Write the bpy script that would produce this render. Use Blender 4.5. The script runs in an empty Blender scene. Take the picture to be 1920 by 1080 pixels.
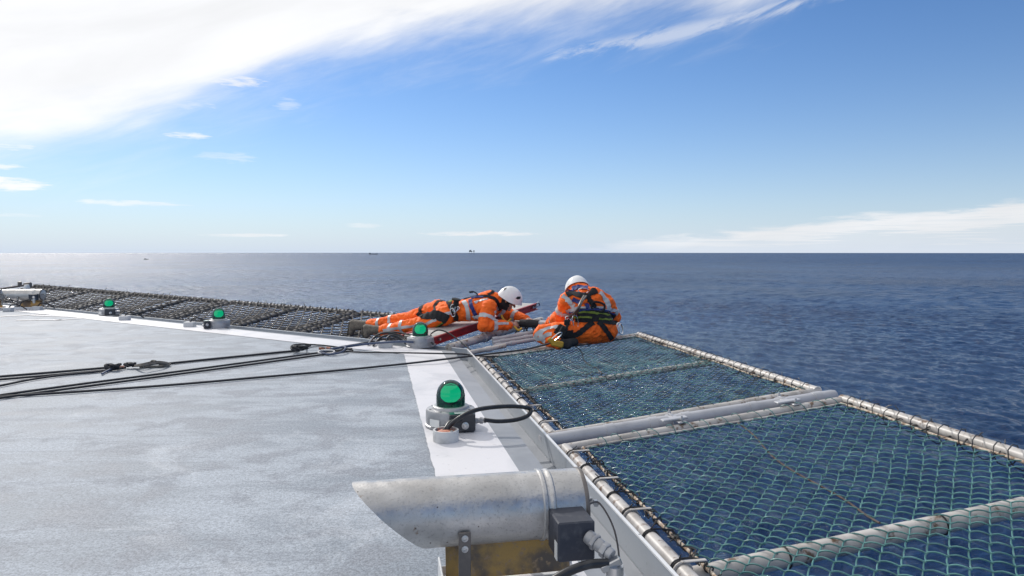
import bpy, math, random
import numpy as np
from mathutils import Vector, Matrix, noise
from mathutils.bvhtree import BVHTree
R = math.radians
random.seed(7); rng = np.random.default_rng(7)
scene = bpy.context.scene
COL = scene.collection

# ------------------------------------------------------------ camera
F = 1300.0; HY = 472.0; CH = 1.05          # focal length in photo pixels, horizon row, eye height above the deck
cd = bpy.data.cameras.new('camera'); cam = bpy.data.objects.new('camera', cd); COL.objects.link(cam)
cd.sensor_width = 36.0; cd.lens = 36.0*F/1920.0; cd.shift_y = -(540-HY)/1920.0
cam.location = (0, 0, CH); cam.rotation_euler = (R(90), 0, 0)
cd.clip_start = 0.05; cd.clip_end = 60000
scene.camera = cam

# ------------------------------------------------------------ light and sky
SUN_AZ, SUN_EL = R(-36), R(35)             # azimuth measured from +Y towards +X
scene.view_settings.view_transform = 'Standard'; scene.view_settings.look = 'None'
scene.view_settings.gamma = 1; scene.view_settings.exposure = 0.0
scene.view_settings.use_curve_mapping = False
sd = bpy.data.lights.new('sun', 'SUN'); sd.energy = 2.6; sd.angle = R(0.6); sd.color = (1.0, 0.955, 0.90)
sun = bpy.data.objects.new('sun', sd); COL.objects.link(sun)
sdir = Vector((math.sin(SUN_AZ)*math.cos(SUN_EL), math.cos(SUN_AZ)*math.cos(SUN_EL), math.sin(SUN_EL)))
sun.rotation_euler = sdir.to_track_quat('Z', 'Y').to_euler(); sun.location = (0, 0, 30)

world = bpy.data.worlds.new('World'); scene.world = world; world.use_nodes = True
nt = world.node_tree; nt.nodes.clear()
class N:
    """tiny node-graph helper"""
    def __init__(s, nt): s.nt = nt
    def new(s, t, **k):
        n = s.nt.nodes.new(t)
        for a, b in k.items(): setattr(n, a, b)
        return n
    def put(s, sock, v):
        if v is None: return
        if isinstance(v, bpy.types.NodeSocket): s.nt.links.new(v, sock)
        else: sock.default_value = v
    def m(s, op, a, b=None, c=None, clamp=False):
        n = s.new('ShaderNodeMath', operation=op); n.use_clamp = clamp
        for i, v in enumerate((a, b, c)): s.put(n.inputs[i], v) if v is not None else None
        return n.outputs[0]
    def vm(s, op, a, b=None):
        n = s.new('ShaderNodeVectorMath', operation=op)
        s.put(n.inputs[0], a)
        if b is not None: s.put(n.inputs[1], b)
        return n.outputs[0]
    def ramp(s, v, a, b, c=0.0, d=1.0, kind='SMOOTHSTEP'):
        n = s.new('ShaderNodeMapRange', interpolation_type=kind)
        for i, x in enumerate((v, a, b, c, d)): s.put(n.inputs[i], x)
        return n.outputs[0]
    def noise(s, vec, scale, detail=4, rough=.5, dist=0.0, kind=None):
        n = s.new('ShaderNodeTexNoise'); n.noise_dimensions = '3D'
        if kind: n.noise_type = kind
        s.put(n.inputs['Vector'], vec); s.put(n.inputs['Scale'], scale); s.put(n.inputs['Detail'], detail)
        s.put(n.inputs['Roughness'], rough); s.put(n.inputs['Distortion'], dist)
        return n.outputs[0]
    def mix(s, f, a, b):
        n = s.new('ShaderNodeMix', data_type='RGBA'); s.put(n.inputs[0], f)
        for i, v in ((6, a), (7, b)):
            if isinstance(v, tuple) and len(v) == 3: v = v+(1,)
            s.put(n.inputs[i], v)
        return n.outputs[2]
    def mul(s, a, b): return s.m('MULTIPLY', a, b)
    def add(s, a, b): return s.m('ADD', a, b)
    def sub(s, a, b): return s.m('SUBTRACT', a, b)
    def mx(s, a, b): return s.m('MAXIMUM', a, b)
    def comb(s, x, y, z=0.0):
        n = s.new('ShaderNodeCombineXYZ')
        for i, v in enumerate((x, y, z)): s.put(n.inputs[i], v)
        return n.outputs[0]
W = N(nt)
sky = W.new('ShaderNodeTexSky', sky_type='NISHITA')
sky.sun_disc = False; sky.sun_elevation = SUN_EL; sky.sun_rotation = SUN_AZ
sky.altitude = 40; sky.air_density = 1.0; sky.dust_density = 0.15; sky.ozone_density = 2.6
tc = W.new('ShaderNodeTexCoord')
sp = W.new('ShaderNodeSeparateXYZ'); nt.links.new(tc.outputs['Generated'], sp.inputs[0])
az = W.mul(W.m('ARCTAN2', sp.outputs[0], sp.outputs[1]), 180/math.pi)
el = W.mul(W.m('ARCSINE', sp.outputs[2]), 180/math.pi)
def azel(px, py):
    x, y, z = (px-960)/F, 1.0, (HY-py)/F
    return math.degrees(math.atan2(x, y)), math.degrees(math.atan2(z, math.hypot(x, y)))
def curve(pts, a0, a1, e0, e1):
    """elevation of a cloud border as a function of azimuth"""
    n = W.new('ShaderNodeFloatCurve'); c = n.mapping.curves[0]
    P = sorted([((a-a0)/(a1-a0), (e-e0)/(e1-e0)) for a, e in pts])
    c.points[0].location = P[0]; c.points[1].location = P[-1]
    for p in P[1:-1]: c.points.new(*p)
    n.mapping.update()
    W.put(n.inputs['Value'], W.ramp(az, a0, a1, kind='LINEAR'))
    return W.ramp(n.outputs[0], 0.0, 1.0, e0, e1, 'LINEAR')
# the great veil of cloud over the upper left
low = [azel(*p) for p in ((0, 262), (120, 258), (230, 240), (330, 205), (420, 172), (520, 140), (650, 103), (800, 72), (950, 52), (1100, 38), (1250, 20), (1400, 4))]
low = [(-180, 16), (-110, 9), (-60, 8)]+low+[(26, 26), (45, 34), (110, 48), (180, 40)]
B1 = curve(low, -180, 180, 0, 60)
rot = R(18)
u_ = W.add(W.mul(az, math.cos(rot)), W.mul(el, math.sin(rot)))
v_ = W.sub(W.mul(el, math.cos(rot)), W.mul(az, math.sin(rot)))
wisp = W.noise(W.comb(W.mul(u_, .05), W.mul(v_, .19)), 1.0, 7, .54, .35)
wisp2 = W.noise(W.comb(W.mul(u_, .16), W.mul(v_, .8), 4.0), 1.0, 8, .62, .5)
edge = W.add(W.sub(el, B1), W.add(W.mul(W.sub(wisp, .5), 7.5), W.mul(W.sub(wisp2, .5), 2.2)))
c1 = W.ramp(edge, -1.8, 3.0)
soft = W.ramp(W.add(edge, W.mul(W.sub(wisp2, .5), 8)), -5.0, 5.0)
c1 = W.mx(c1, W.mul(soft, .35))
# the thin streak below the veil
s1, s2 = azel(1000, 110), azel(1500, 0)
dx, dy = s2[0]-s1[0], s2[1]-s1[1]; L_ = math.hypot(dx, dy); ux, uy = dx/L_, dy/L_
along = W.add(W.mul(W.sub(az, s1[0]), ux), W.mul(W.sub(el, s1[1]), uy))
off = W.sub(W.mul(W.sub(el, s1[1]), ux), W.mul(W.sub(az, s1[0]), uy))
off = W.add(off, W.mul(W.sub(wisp2, .5), 1.6))
st = W.mul(W.ramp(W.m('ABSOLUTE', off), 1.0, .1), W.mul(W.ramp(along, -.5, 3.0), W.ramp(wisp2, .36, .6)))
c1 = W.mx(c1, W.mul(st, .5))
# bank of low cloud at the right-hand horizon
top = [(-180, 2.0), (-120, .5), (-50, .05)]+[azel(*p) for p in ((1000, 470), (1120, 457), (1320, 436), (1480, 420), (1600, 403), (1750, 395), (1920, 374))]+[(60, 5), (100, 4.5), (180, 2.0)]
B2 = curve(top, -180, 180, 0, 10)
n2 = W.noise(W.comb(W.mul(az, .22), W.mul(el, 1.6), 9.0), 1.0, 8, .6, .3)
n3 = W.noise(W.comb(W.mul(az, .12), W.mul(el, 3.0), 2.0), 1.0, 6, .6, .3)
c2 = W.ramp(W.add(W.sub(B2, el), W.mul(W.sub(n2, .5), 1.9)), -.12, .5)
c2 = W.mul(c2, W.ramp(n3, .2, .6, .58, .95))
c2 = W.mul(c2, W.ramp(W.sub(el, W.mul(B2, W.ramp(n3, .3, .7, .15, .85))), -.5, .5, .38, 1.0))
c2 = W.mul(c2, W.ramp(az, 1, 16))
cl = W.mx(c1, c2)
# small scraps
n4 = W.noise(W.comb(W.mul(az, .5), W.mul(el, 3.4), 5.0), 1.0, 7, .62, .3)
for (px, py, rx, ry, k) in ((15, 345, 85, 15, .95), (0, 312, 55, 7, .7), (245, 381, 110, 6, .6), (350, 254, 50, 7, .85), (435, 152, 75, 15, .8), (425, 295, 60, 12, .3), (460, 441, 95, 4, .6),
                            (905, 438, 120, 5, .75), (684, 424, 38, 6, .4), (30, 404, 60, 4, .3), (535, 195, 30, 12, .35), (330, 190, 90, 16, .5), (20, 275, 70, 9, .6)):
    a, e = azel(px, py); a2, _ = azel(px+rx, py); _, e2 = azel(px, py-ry)
    q = W.add(W.m('POWER', W.mul(W.sub(az, a), 1/(a2-a)), 2.0), W.m('POWER', W.m('ABSOLUTE', W.mul(W.sub(el, e), 1/(e2-e))), 2.0))
    q = W.add(q, W.mul(W.sub(n4, .5), -3.6))
    cl = W.mx(cl, W.mul(W.ramp(q, 1.1, -.2), k))
cl = W.m('MINIMUM', cl, 1.0)
# cloud brightness: brighter towards the sun, greyer away from it
cb = W.ramp(az, -50, 35, 10.8, 9.0, 'LINEAR')
cbn = W.mul(cb, W.ramp(wisp, .25, .7, .90, 1.04))
ccol = W.new('ShaderNodeVectorMath', operation='SCALE'); ccol.inputs[0].default_value = (0.965, .975, 1.0); nt.links.new(cbn, ccol.inputs['Scale'])
skyc = W.new('ShaderNodeHueSaturation'); nt.links.new(sky.outputs[0], skyc.inputs['Color'])
skyc.inputs['Saturation'].default_value = 1.14; skyc.inputs['Value'].default_value = 1.0
tint = W.new('ShaderNodeMix', data_type='RGBA', blend_type='MULTIPLY'); tint.inputs[0].default_value = 1.0
nt.links.new(skyc.outputs[0], tint.inputs[6]); tint.inputs[7].default_value = (.78, .915, 1.12, 1)
SKYBASE = tint.outputs[2]
mixed = W.mix(cl, SKYBASE, ccol.outputs[0])
# whitish air low over the sea
hz = W.m('POWER', 2.718, W.mul(W.mx(el, 0.0), -1/5.2))
mixed = W.mix(W.mul(hz, .93), SKYBASE, (6.2, 7.25, 8.8))
mixed = W.mix(cl, mixed, ccol.outputs[0])
bg = W.new('ShaderNodeBackground'); nt.links.new(mixed, bg.inputs[0]); bg.inputs[1].default_value = 0.10
wo = W.new('ShaderNodeOutputWorld'); nt.links.new(bg.outputs[0], wo.inputs[0])

# ------------------------------------------------------------ helpers
def tag(o, label=None, cat=None, group=None, kind=None):
    if label: o['label'] = label
    if cat: o['category'] = cat
    if group: o['group'] = group
    if kind: o['kind'] = kind
    return o
def empty(name, loc=(0, 0, 0), rz=0.0, **k):
    o = bpy.data.objects.new(name, None); COL.objects.link(o); o.location = loc; o.rotation_euler = (0, 0, rz)
    o.empty_display_size = .05
    return tag(o, **k)
class MB:
    """collects geometry for one mesh"""
    def __init__(s): s.v = []; s.f = []; s.mi = []; s.n = 0
    def raw(s, V, Fs, mi=0):
        V = np.asarray(V, float).reshape(-1, 3)
        s.v.append(V); s.f += [tuple(int(i)+s.n for i in f) for f in Fs]; s.mi += [mi]*len(Fs); s.n += len(V)
    def box(s, c, size, M=None, mi=0, bevel=0.0):
        x, y, z = [a/2 for a in size]; b = min(bevel, x*.9, y*.9, z*.9)
        if b <= 0:
            V = np.array([(i*x, j*y, k*z) for i in (-1, 1) for j in (-1, 1) for k in (-1, 1)])
            Fs = [(0, 1, 3, 2), (4, 6, 7, 5), (0, 4, 5, 1), (2, 3, 7, 6), (0, 2, 6, 4), (1, 5, 7, 3)]
        else:
            V = []; idx = {}
            for i in (-1, 1):
                for j in (-1, 1):
                    for k in (-1, 1):
                        for ax in range(3):
                            p = [i*(x-b), j*(y-b), k*(z-b)]; p[ax] = (i*x, j*y, k*z)[ax]
                            idx[(i, j, k, ax)] = len(V); V.append(p)
            V = np.array(V); Fs = []
            for ax in range(3):
                o1, o2 = [a for a in range(3) if a != ax]
                for sgn in (-1, 1):
                    q = []
                    for a, b_ in ((-1, -1), (1, -1), (1, 1), (-1, 1)):
                        t = [0, 0, 0]; t[ax] = sgn; t[o1] = a; t[o2] = b_; q.append(idx[tuple(t)+(ax,)])
                    Fs.append(q)
            for ax in range(3):       # edge strips parallel to ax
                o1, o2 = [a for a in range(3) if a != ax]
                for a in (-1, 1):
                    for b_ in (-1, 1):
                        t0 = [0]*3; t1 = [0]*3; t0[ax] = -1; t1[ax] = 1
                        t0[o1] = t1[o1] = a; t0[o2] = t1[o2] = b_
                        Fs.append((idx[tuple(t0)+(o1,)], idx[tuple(t1)+(o1,)], idx[tuple(t1)+(o2,)], idx[tuple(t0)+(o2,)]))
            for i in (-1, 1):
                for j in (-1, 1):
                    for k in (-1, 1): Fs.append((idx[(i, j, k, 0)], idx[(i, j, k, 1)], idx[(i, j, k, 2)]))
        if M is not None: V = V @ np.array(M.to_3x3()).T
        s.raw(V+np.array(c), Fs, mi)
    def quad(s, a, b, c, d, mi=0): s.raw([a, b, c, d], [(0, 1, 2, 3)], mi)
    def tube(s, pts, r, n=10, mi=0, cap=True, closed=False):
        P = np.asarray(pts, float); m = len(P)
        r = np.broadcast_to(np.asarray(r, float), (m,))
        T = np.empty_like(P)
        if closed: T = np.roll(P, -1, 0)-np.roll(P, 1, 0)
        else:
            T[1:-1] = P[2:]-P[:-2]; T[0] = P[1]-P[0]; T[-1] = P[-1]-P[-2]
        T /= np.linalg.norm(T, axis=1)[:, None]+1e-12
        ref = np.array((0, 0, 1.)) if abs(T[0][2]) < .9 else np.array((1., 0, 0))
        a = np.cross(T[0], ref); a /= np.linalg.norm(a)
        A = [a]
        for i in range(1, m):
            a = A[-1]-T[i]*np.dot(A[-1], T[i]); l = np.linalg.norm(a)
            a = a/l if l > 1e-6 else A[-1]; A.append(a)
        A = np.array(A); Bn = np.cross(T, A)
        th = np.linspace(0, 2*np.pi, n, endpoint=False)
        V = P[:, None, :]+(A[:, None, :]*np.cos(th)[None, :, None]+Bn[:, None, :]*np.sin(th)[None, :, None])*r[:, None, None]
        V = V.reshape(-1, 3); Fs = []
        rings = m if closed else m-1
        for i in range(rings):
            i0 = i*n; i1 = ((i+1) % m)*n
            for j in range(n):
                k = (j+1) % n
                Fs.append((i0+j, i0+k, i1+k, i1+j))
        if cap and not closed: Fs.append(tuple(range(n))[::-1]); Fs.append(tuple(range((m-1)*n, m*n)))
        s.raw(V, Fs, mi)
    def lathe(s, prof, c=(0, 0, 0), n=32, axis=(0, 0, 1), mi=0, cap=True):
        """prof: (radius, height) pairs along axis from c"""
        ax = Vector(axis).normalized(); ref = Vector((0, 0, 1)) if abs(ax.z) < .9 else Vector((1, 0, 0))
        a = ax.cross(ref).normalized(); b = ax.cross(a)
        a, b, ax, c = map(np.array, (a, b, ax, c))
        th = np.linspace(0, 2*np.pi, n, endpoint=False)
        V = [c+ax*h+(a*math.cos(t)+b*math.sin(t))*max(r, 1e-4) for r, h in prof for t in th]
        Fs = [(i*n+j, i*n+(j+1) % n, (i+1)*n+(j+1) % n, (i+1)*n+j) for i in range(len(prof)-1) for j in range(n)]
        if cap: Fs.append(tuple(range(n))[::-1]); Fs.append(tuple(range((len(prof)-1)*n, len(prof)*n)))
        s.raw(V, Fs, mi)
    def torus(s, c, R_, r, axis=(0, 0, 1), n=20, k=6, arc=(0, 2*math.pi), mi=0):
        ax = Vector(axis).normalized(); ref = Vector((0, 0, 1)) if abs(ax.z) < .9 else Vector((1, 0, 0))
        a = ax.cross(ref).normalized(); b = ax.cross(a); full = abs(arc[1]-arc[0]-2*math.pi) < 1e-6
        th = np.linspace(arc[0], arc[1], n, endpoint=not full)
        P = [np.array(c)+(np.array(a)*math.cos(t)+np.array(b)*math.sin(t))*R_ for t in th]
        s.tube(P, r, k, mi, closed=full)
    def build(s, name, mats, parent=None, smooth=True, world=True, bev=0, **k):
        V = np.concatenate(s.v)
        if parent is not None and world: V = V-np.array(parent.location)
        me = bpy.data.meshes.new(name); me.from_pydata(V.tolist(), [], s.f)
        if not isinstance(mats, (list, tuple)): mats = [mats]
        for m_ in mats: me.materials.append(m_)
        me.polygons.foreach_set('material_index', s.mi)
        if smooth:
            me.polygons.foreach_set('use_smooth', [True]*len(s.f))
            try: me.set_sharp_from_angle(angle=R(38))
            except Exception: pass
        me.update()
        o = bpy.data.objects.new(name, me); COL.objects.link(o)
        if parent is not None: o.parent = parent
        return tag(o, **k)
def copy_tree(o, parent=None):
    c = o.copy(); COL.objects.link(c)
    if parent is not None: c.parent = parent
    for ch in list(o.children): copy_tree(ch, c)
    return c
def spline(pts, n=8):
    """Catmull-Rom through pts"""
    P = np.asarray(pts, float); P = np.vstack([2*P[0]-P[1], P, 2*P[-1]-P[-2]]); out = []
    for i in range(1, len(P)-2):
        p0, p1, p2, p3 = P[i-1:i+3]
        for t in np.linspace(0, 1, n, endpoint=False):
            out.append(.5*((2*p1)+(-p0+p2)*t+(2*p0-5*p1+4*p2-p3)*t*t+(-p0+3*p1-3*p2+p3)*t**3))
    out.append(P[-2]); return np.array(out)
def at(px, py, Y):                       # place on a sight line at distance Y
    return Vector(((px-960)/F*Y, Y, CH-(py-HY)/F*Y))
def on(px, py, z=0.0):                   # place on the level z
    return at(px, py, (CH-z)*F/(py-HY))

# ------------------------------------------------------------ materials
def mat(name, base, rough=.5, metal=0.0, spec=None, fn=None, **k):
    m = bpy.data.materials.new(name); m.use_nodes = True
    b = m.node_tree.nodes['Principled BSDF']
    b.inputs['Base Color'].default_value = tuple(base)+(1,); b.inputs['Roughness'].default_value = rough
    b.inputs['Metallic'].default_value = metal
    if spec is not None: b.inputs['Specular IOR Level'].default_value = spec
    for a, v in k.items(): b.inputs[a.replace('_', ' ')].default_value = v
    if fn: fn(N(m.node_tree), b)
    return m
def objco(G): return G.new('ShaderNodeTexCoord').outputs['Object']
def geoco(G): return G.new('ShaderNodeNewGeometry').outputs['Position']
def bump(G, b, h, strength=.3, dist=.01):
    n = G.new('ShaderNodeBump'); G.put(n.inputs['Height'], h); n.inputs['Strength'].default_value = strength; n.inputs['Distance'].default_value = dist
    G.nt.links.new(n.outputs[0], b.inputs['Normal']); return n
def worn(c1, c2, scale=8, lo=.5, hi=.7, bstr=.15, bscale=200, third=None, tscale=30, tlo=.62, thi=.72):
    def f(G, b):
        p = geoco(G)
        c = G.mix(G.ramp(G.noise(p, scale, 6, .6), lo, hi), c1, c2)
        if third: c = G.mix(G.ramp(G.noise(p, tscale, 5, .65), tlo, thi), c, third)
        G.put(b.inputs['Base Color'], c)
        bump(G, b, G.noise(p, bscale, 2, .5), bstr, .002)
    return f
M = {}
def deck_fn(G, b):
    p = geoco(G)
    ps = G.vm('MULTIPLY', p, (1.0, 1.0, 0.0))
    # long rubbing and water marks, patches of dirt, fine grit
    rotn = G.new('ShaderNodeMapping'); rotn.inputs['Rotation'].default_value = (0, 0, R(33)); rotn.inputs['Scale'].default_value = (1.0, 2.6, 1)
    G.nt.links.new(ps, rotn.inputs['Vector'])
    big = G.noise(rotn.outputs[0], 1.1, 7, .58, .6)
    med = G.noise(ps, 3.4, 6, .62, .4)
    grit = G.noise(ps, 62, 3, .75)
    grit2 = G.noise(ps, 150, 2, .6)
    c = G.mix(G.ramp(big, .36, .60), (.222, .252, .292), (.342, .378, .424))
    c = G.mix(G.mul(G.ramp(med, .48, .60), .80), c, (.225, .245, .28))
    rot2 = G.new('ShaderNodeMapping'); rot2.inputs['Rotation'].default_value = (0, 0, R(-24)); rot2.inputs['Scale'].default_value = (1.0, 6.5, 1)
    G.nt.links.new(ps, rot2.inputs['Vector'])
    scuff = G.noise(rot2.outputs[0], 1.5, 6, .62, .9)
    c = G.mix(G.mul(G.ramp(scuff, .52, .68), .55), c, (.195, .215, .25))
    pale = G.noise(ps, 1.1, 6, .66, 1.5)
    c = G.mix(G.mul(G.ramp(pale, .54, .68), .42), c, (.47, .50, .54))
    gr = G.add(G.mul(G.ramp(grit, .36, .64, -.5, .5), .36), G.mul(G.ramp(grit2, .36, .64, -.5, .5), .36))
    sc = G.new('ShaderNodeVectorMath', operation='SCALE'); G.nt.links.new(c, sc.inputs[0]); G.put(sc.inputs['Scale'], G.add(1.0, gr))
    # chips of white and rust specks
    vor = G.new('ShaderNodeTexVoronoi'); G.nt.links.new(ps, vor.inputs['Vector']); vor.inputs['Scale'].default_value = 5.0
    ch = G.ramp(vor.outputs['Distance'], .03, .018)
    ch = G.mul(ch, G.ramp(G.noise(ps, 1.7, 2, .5), .52, .58))
    c = G.mix(ch, sc.outputs[0], (.75, .74, .72))
    # plate seams in the coating
    spx = G.new('ShaderNodeSeparateXYZ'); G.nt.links.new(ps, spx.inputs[0])
    A_ = R(10.97)
    ss = G.add(G.mul(spx.outputs[0], -math.sin(A_-.30)), G.mul(spx.outputs[1], math.cos(A_-.30)))
    for so, wd in ((4.25, .003), (9.3, .004), (1.15, .002)):
        c = G.mix(G.mul(G.ramp(G.m('ABSOLUTE', G.sub(ss, so)), wd, wd*.4), .55), c, (.2, .22, .25))
    G.put(b.inputs['Base Color'], c)
    G.put(b.inputs['Roughness'], G.ramp(big, .3, .7, .58, .70))
    bump(G, b, G.add(grit, G.mul(grit2, .6)), .42, .004)
M['deck'] = mat('deck_coating', (.42, .45, .5), .5, spec=.2, fn=deck_fn)
def paint_fn(c1, c2, amt=.5):
    def f(G, b):
        p = geoco(G)
        c = G.mix(G.mul(G.ramp(G.noise(p, 2.3, 6, .6, .8), .45, .7), amt), c1, c2)
        c = G.mix(G.mul(G.ramp(G.noise(p, 28, 4, .6), .62, .72), .35), c, tuple(x*.55 for x in c2))
        vor = G.new('ShaderNodeTexVoronoi'); G.nt.links.new(p, vor.inputs['Vector']); vor.inputs['Scale'].default_value = 9
        c = G.mix(G.mul(G.ramp(vor.outputs['Distance'], .05, .03), G.ramp(G.noise(p, 2.2, 2), .5, .56)), c, (.14, .13, .12))
        G.put(b.inputs['Base Color'], c); bump(G, b, G.noise(p, 190, 2), .25, .002)
    return f
M['white_line'] = mat('white_line_paint', (.78, .78, .78), .45, spec=.2, fn=paint_fn((.68, .67, .69), (.53, .535, .56), .8))
M['gutter'] = mat('grey_gutter_paint', (.3, .32, .34), .5, fn=paint_fn((.30, .315, .34), (.23, .245, .27), .8))
M['coaming'] = mat('grey_coaming_paint', (.4, .43, .46), .42, fn=paint_fn((.34, .37, .41), (.28, .305, .34), .6))
M['lip'] = mat('pale_edge_paint', (.62, .64, .66), .35, fn=paint_fn((.70, .71, .72), (.52, .53, .55), .6))
M['steel_under'] = mat('dark_understructure', (.1, .11, .12), .6)
M['pipe'] = mat('painted_pipe', (.5, .48, .45), .42, fn=worn((.50, .475, .45), (.33, .305, .28), 7, .42, .66, .15, 160, (.15, .09, .055), 16, .55, .66))
M['pipe_grey'] = mat('grey_pipe_paint', (.4, .4, .42), .38, fn=worn((.42, .425, .45), (.33, .335, .36), 5, .42, .7, .12, 120, (.24, .22, .20), 18, .68, .76))
M['pipe_dark'] = mat('stained_pipe', (.2, .18, .16), .6, fn=worn((.20, .185, .17), (.11, .10, .09), 9, .4, .7, .3, 160))
M['rod'] = mat('rusty_rod', (.5, .42, .33), .6, fn=worn((.55, .47, .38), (.24, .15, .09), 30, .42, .6, .3, 200))
M['rust_cord'] = mat('rust_brown_cord', (.07, .04, .03), .7, fn=worn((.075, .043, .028), (.02, .018, .016), 5, .45, .6, .3, 200))
M['wire'] = mat('green_coated_wire', (.10, .24, .24), .32, fn=worn((.05, .155, .15), (.115, .28, .265), 12, .4, .65, .1, 300, (.05, .12, .12), 6, .6, .7))
M['wire_far'] = mat('green_wire_weathered_shaded', (.08, .18, .18), .4, fn=worn((.10, .25, .235), (.16, .33, .31), 12, .4, .65, .1, 300, (.025, .05, .05), 7, .46, .56))  # weathered tones; heavier dark patches stand for shade under the strands
M['tie'] = mat('black_cable_tie', (.02, .018, .018), .45, fn=worn((.022, .02, .02), (.05, .045, .04), 40, .5, .7, .1))
M['net_rope'] = mat('weathered_net_rope', (.12, .11, .10), .85, fn=worn((.085, .076, .068), (.19, .175, .16), 14, .4, .65, .6, 260))
M['rope'] = mat('black_rope', (.016, .017, .022), .7, fn=worn((.014, .015, .02), (.03, .032, .04), 120, .4, .6, .6, 500))
M['rubber'] = mat('black_rubber_cable', (.015, .016, .02), .38, fn=worn((.014, .015, .02), (.035, .036, .04), 18, .5, .7, .1))
# ------------------------------------------------------------ sea
SEA = -36.0
def sea_mesh():
    azs = np.unique(np.concatenate([np.linspace(-180, -42, 60), np.linspace(-42, 42, 620), np.linspace(42, 180, 60)]))[:-1]
    rad = np.concatenate([np.geomspace(4, 40, 12)[:-1], np.geomspace(40, 90, 60)[:-1], np.geomspace(90, 520, 760)[:-1], np.geomspace(520, 3000, 380)[:-1], np.geomspace(3000, 24000, 40)])
    T, Rr = np.meshgrid(np.radians(azs), rad); X = np.sin(T)*Rr; Y = np.cos(T)*Rr; Z = np.zeros_like(X)
    dr = np.gradient(rad)[:, None]*np.ones_like(X)
    g = np.random.default_rng(3)
    wind = R(205); DX = np.zeros_like(X); DY = np.zeros_like(X)
    for i in range(90):
        lam = 1.8*(26/1.8)**(g.random()); k = 2*np.pi/lam
        a = wind+g.normal(0, .62); amp = .0105*lam**.70*(.5+g.random())*(1 if lam < 20 else .55)
        ph = g.random()*6.283; fade = np.clip((lam/dr-1.9)/2.0, 0, 1)
        arg = k*(X*math.cos(a)+Y*math.sin(a))+ph
        Z += amp*np.sin(arg)*fade; q = .8*amp*np.cos(arg)*fade
        DX += q*math.cos(a); DY += q*math.sin(a)
    # gusts: patches of livelier and calmer water
    gust = .75+.35*np.sin(X*.011+1.3*np.sin(Y*.007))*np.sin(Y*.013+X*.004+1)
    Z *= gust; X = X+DX*gust; Y = Y+DY*gust
    V = np.stack([X, Y, Z+SEA], -1).reshape(-1, 3); n, m = len(rad), len(azs)
    i = np.arange(n-1)[:, None]*m; j = np.arange(m)[None, :]; k = (j+1) % m
    Q = np.stack([i+j, i+k, i+m+k, i+m+j], -1).reshape(-1, 4)[:, ::-1]
    me = bpy.data.meshes.new('sea'); me.vertices.add(len(V)); me.vertices.foreach_set('co', V.ravel())
    me.loops.add(Q.size); me.loops.foreach_set('vertex_index', Q.ravel()); me.polygons.add(len(Q))
    me.polygons.foreach_set('loop_start', np.arange(0, Q.size, 4)); me.polygons.foreach_set('loop_total', np.full(len(Q), 4))
    me.polygons.foreach_set('use_smooth', np.ones(len(Q), bool)); me.update(calc_edges=True); me.validate()
    return me
def sea_fn(G, b):
    p = geoco(G)
    cdn = G.new('ShaderNodeVectorMath', operation='LENGTH'); G.nt.links.new(p, cdn.inputs[0]); dist = cdn.outputs['Value']
    mp = G.new('ShaderNodeMapping'); mp.inputs['Rotation'].default_value = (0, 0, R(25)); mp.inputs['Scale'].default_value = (.6, 1.25, 1); G.nt.links.new(p, mp.inputs['Vector'])
    q = mp.outputs[0]
    fine = G.noise(q, 2.4, 5, .66, .3); mid = G.noise(q, .55, 6, .66, .4); big = G.noise(q, .055, 5, .6, .5)
    h = G.add(G.mul(fine, G.ramp(dist, 150, 700, .42, .16, 'LINEAR')), G.mul(mid, G.ramp(dist, 300, 1500, 1.7, .8, 'LINEAR')))
    vast = G.noise(q, .013, 5, .65, .6); vast2 = G.noise(q, .0035, 5, .65, .6)
    h = G.add(h, G.mul(big, G.ramp(dist, 150, 700, .6, 9.5, 'LINEAR')))
    h = G.add(h, G.mul(vast, G.ramp(dist, 600, 2200, 0, 20.0, 'LINEAR'))); h = G.add(h, G.mul(vast2, G.ramp(dist, 2000, 7000, 0, 60.0, 'LINEAR')))
    n = bump(G, b, h, 1.0, 1.0)
    G.put(n.inputs['Strength'], G.ramp(dist, 60, 3000, .85, 1.0, 'SMOOTHSTEP'))
    b.inputs['Coat Weight'].default_value = .36; b.inputs['Coat IOR'].default_value = 1.33; G.put(b.inputs['Coat Roughness'], G.ramp(dist, 80, 3000, .06, .26, 'LINEAR')); G.nt.links.new(n.outputs[0], b.inputs['Coat Normal']); b.inputs['Specular IOR Level'].default_value = .24
    gust = G.noise(p, .0042, 4, .55, .6)
    c = G.mix(G.ramp(gust, .35, .65), (.001, .026, .092), (.003, .040, .130))
    foam = G.mul(G.ramp(G.noise(q, .42, 6, .7, .6), .70, .735), G.ramp(G.noise(p, .02, 3, .5), .48, .58))
    c = G.mix(G.mul(foam, .8), c, (.62, .67, .70))
    G.put(b.inputs['Base Color'], c)
    G.put(b.inputs['Roughness'], G.ramp(dist, 80, 900, .10, .50, 'LINEAR'))
M['sea'] = mat('sea_water', (.01, .04, .09), .2, fn=sea_fn, IOR=1.33)
sm = sea_mesh(); sm.materials.append(M['sea']); so = bpy.data.objects.new('sea', sm); COL.objects.link(so)
tag(so, 'deep blue open sea with small wind waves reaching the horizon', 'sea', kind='structure')

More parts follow.
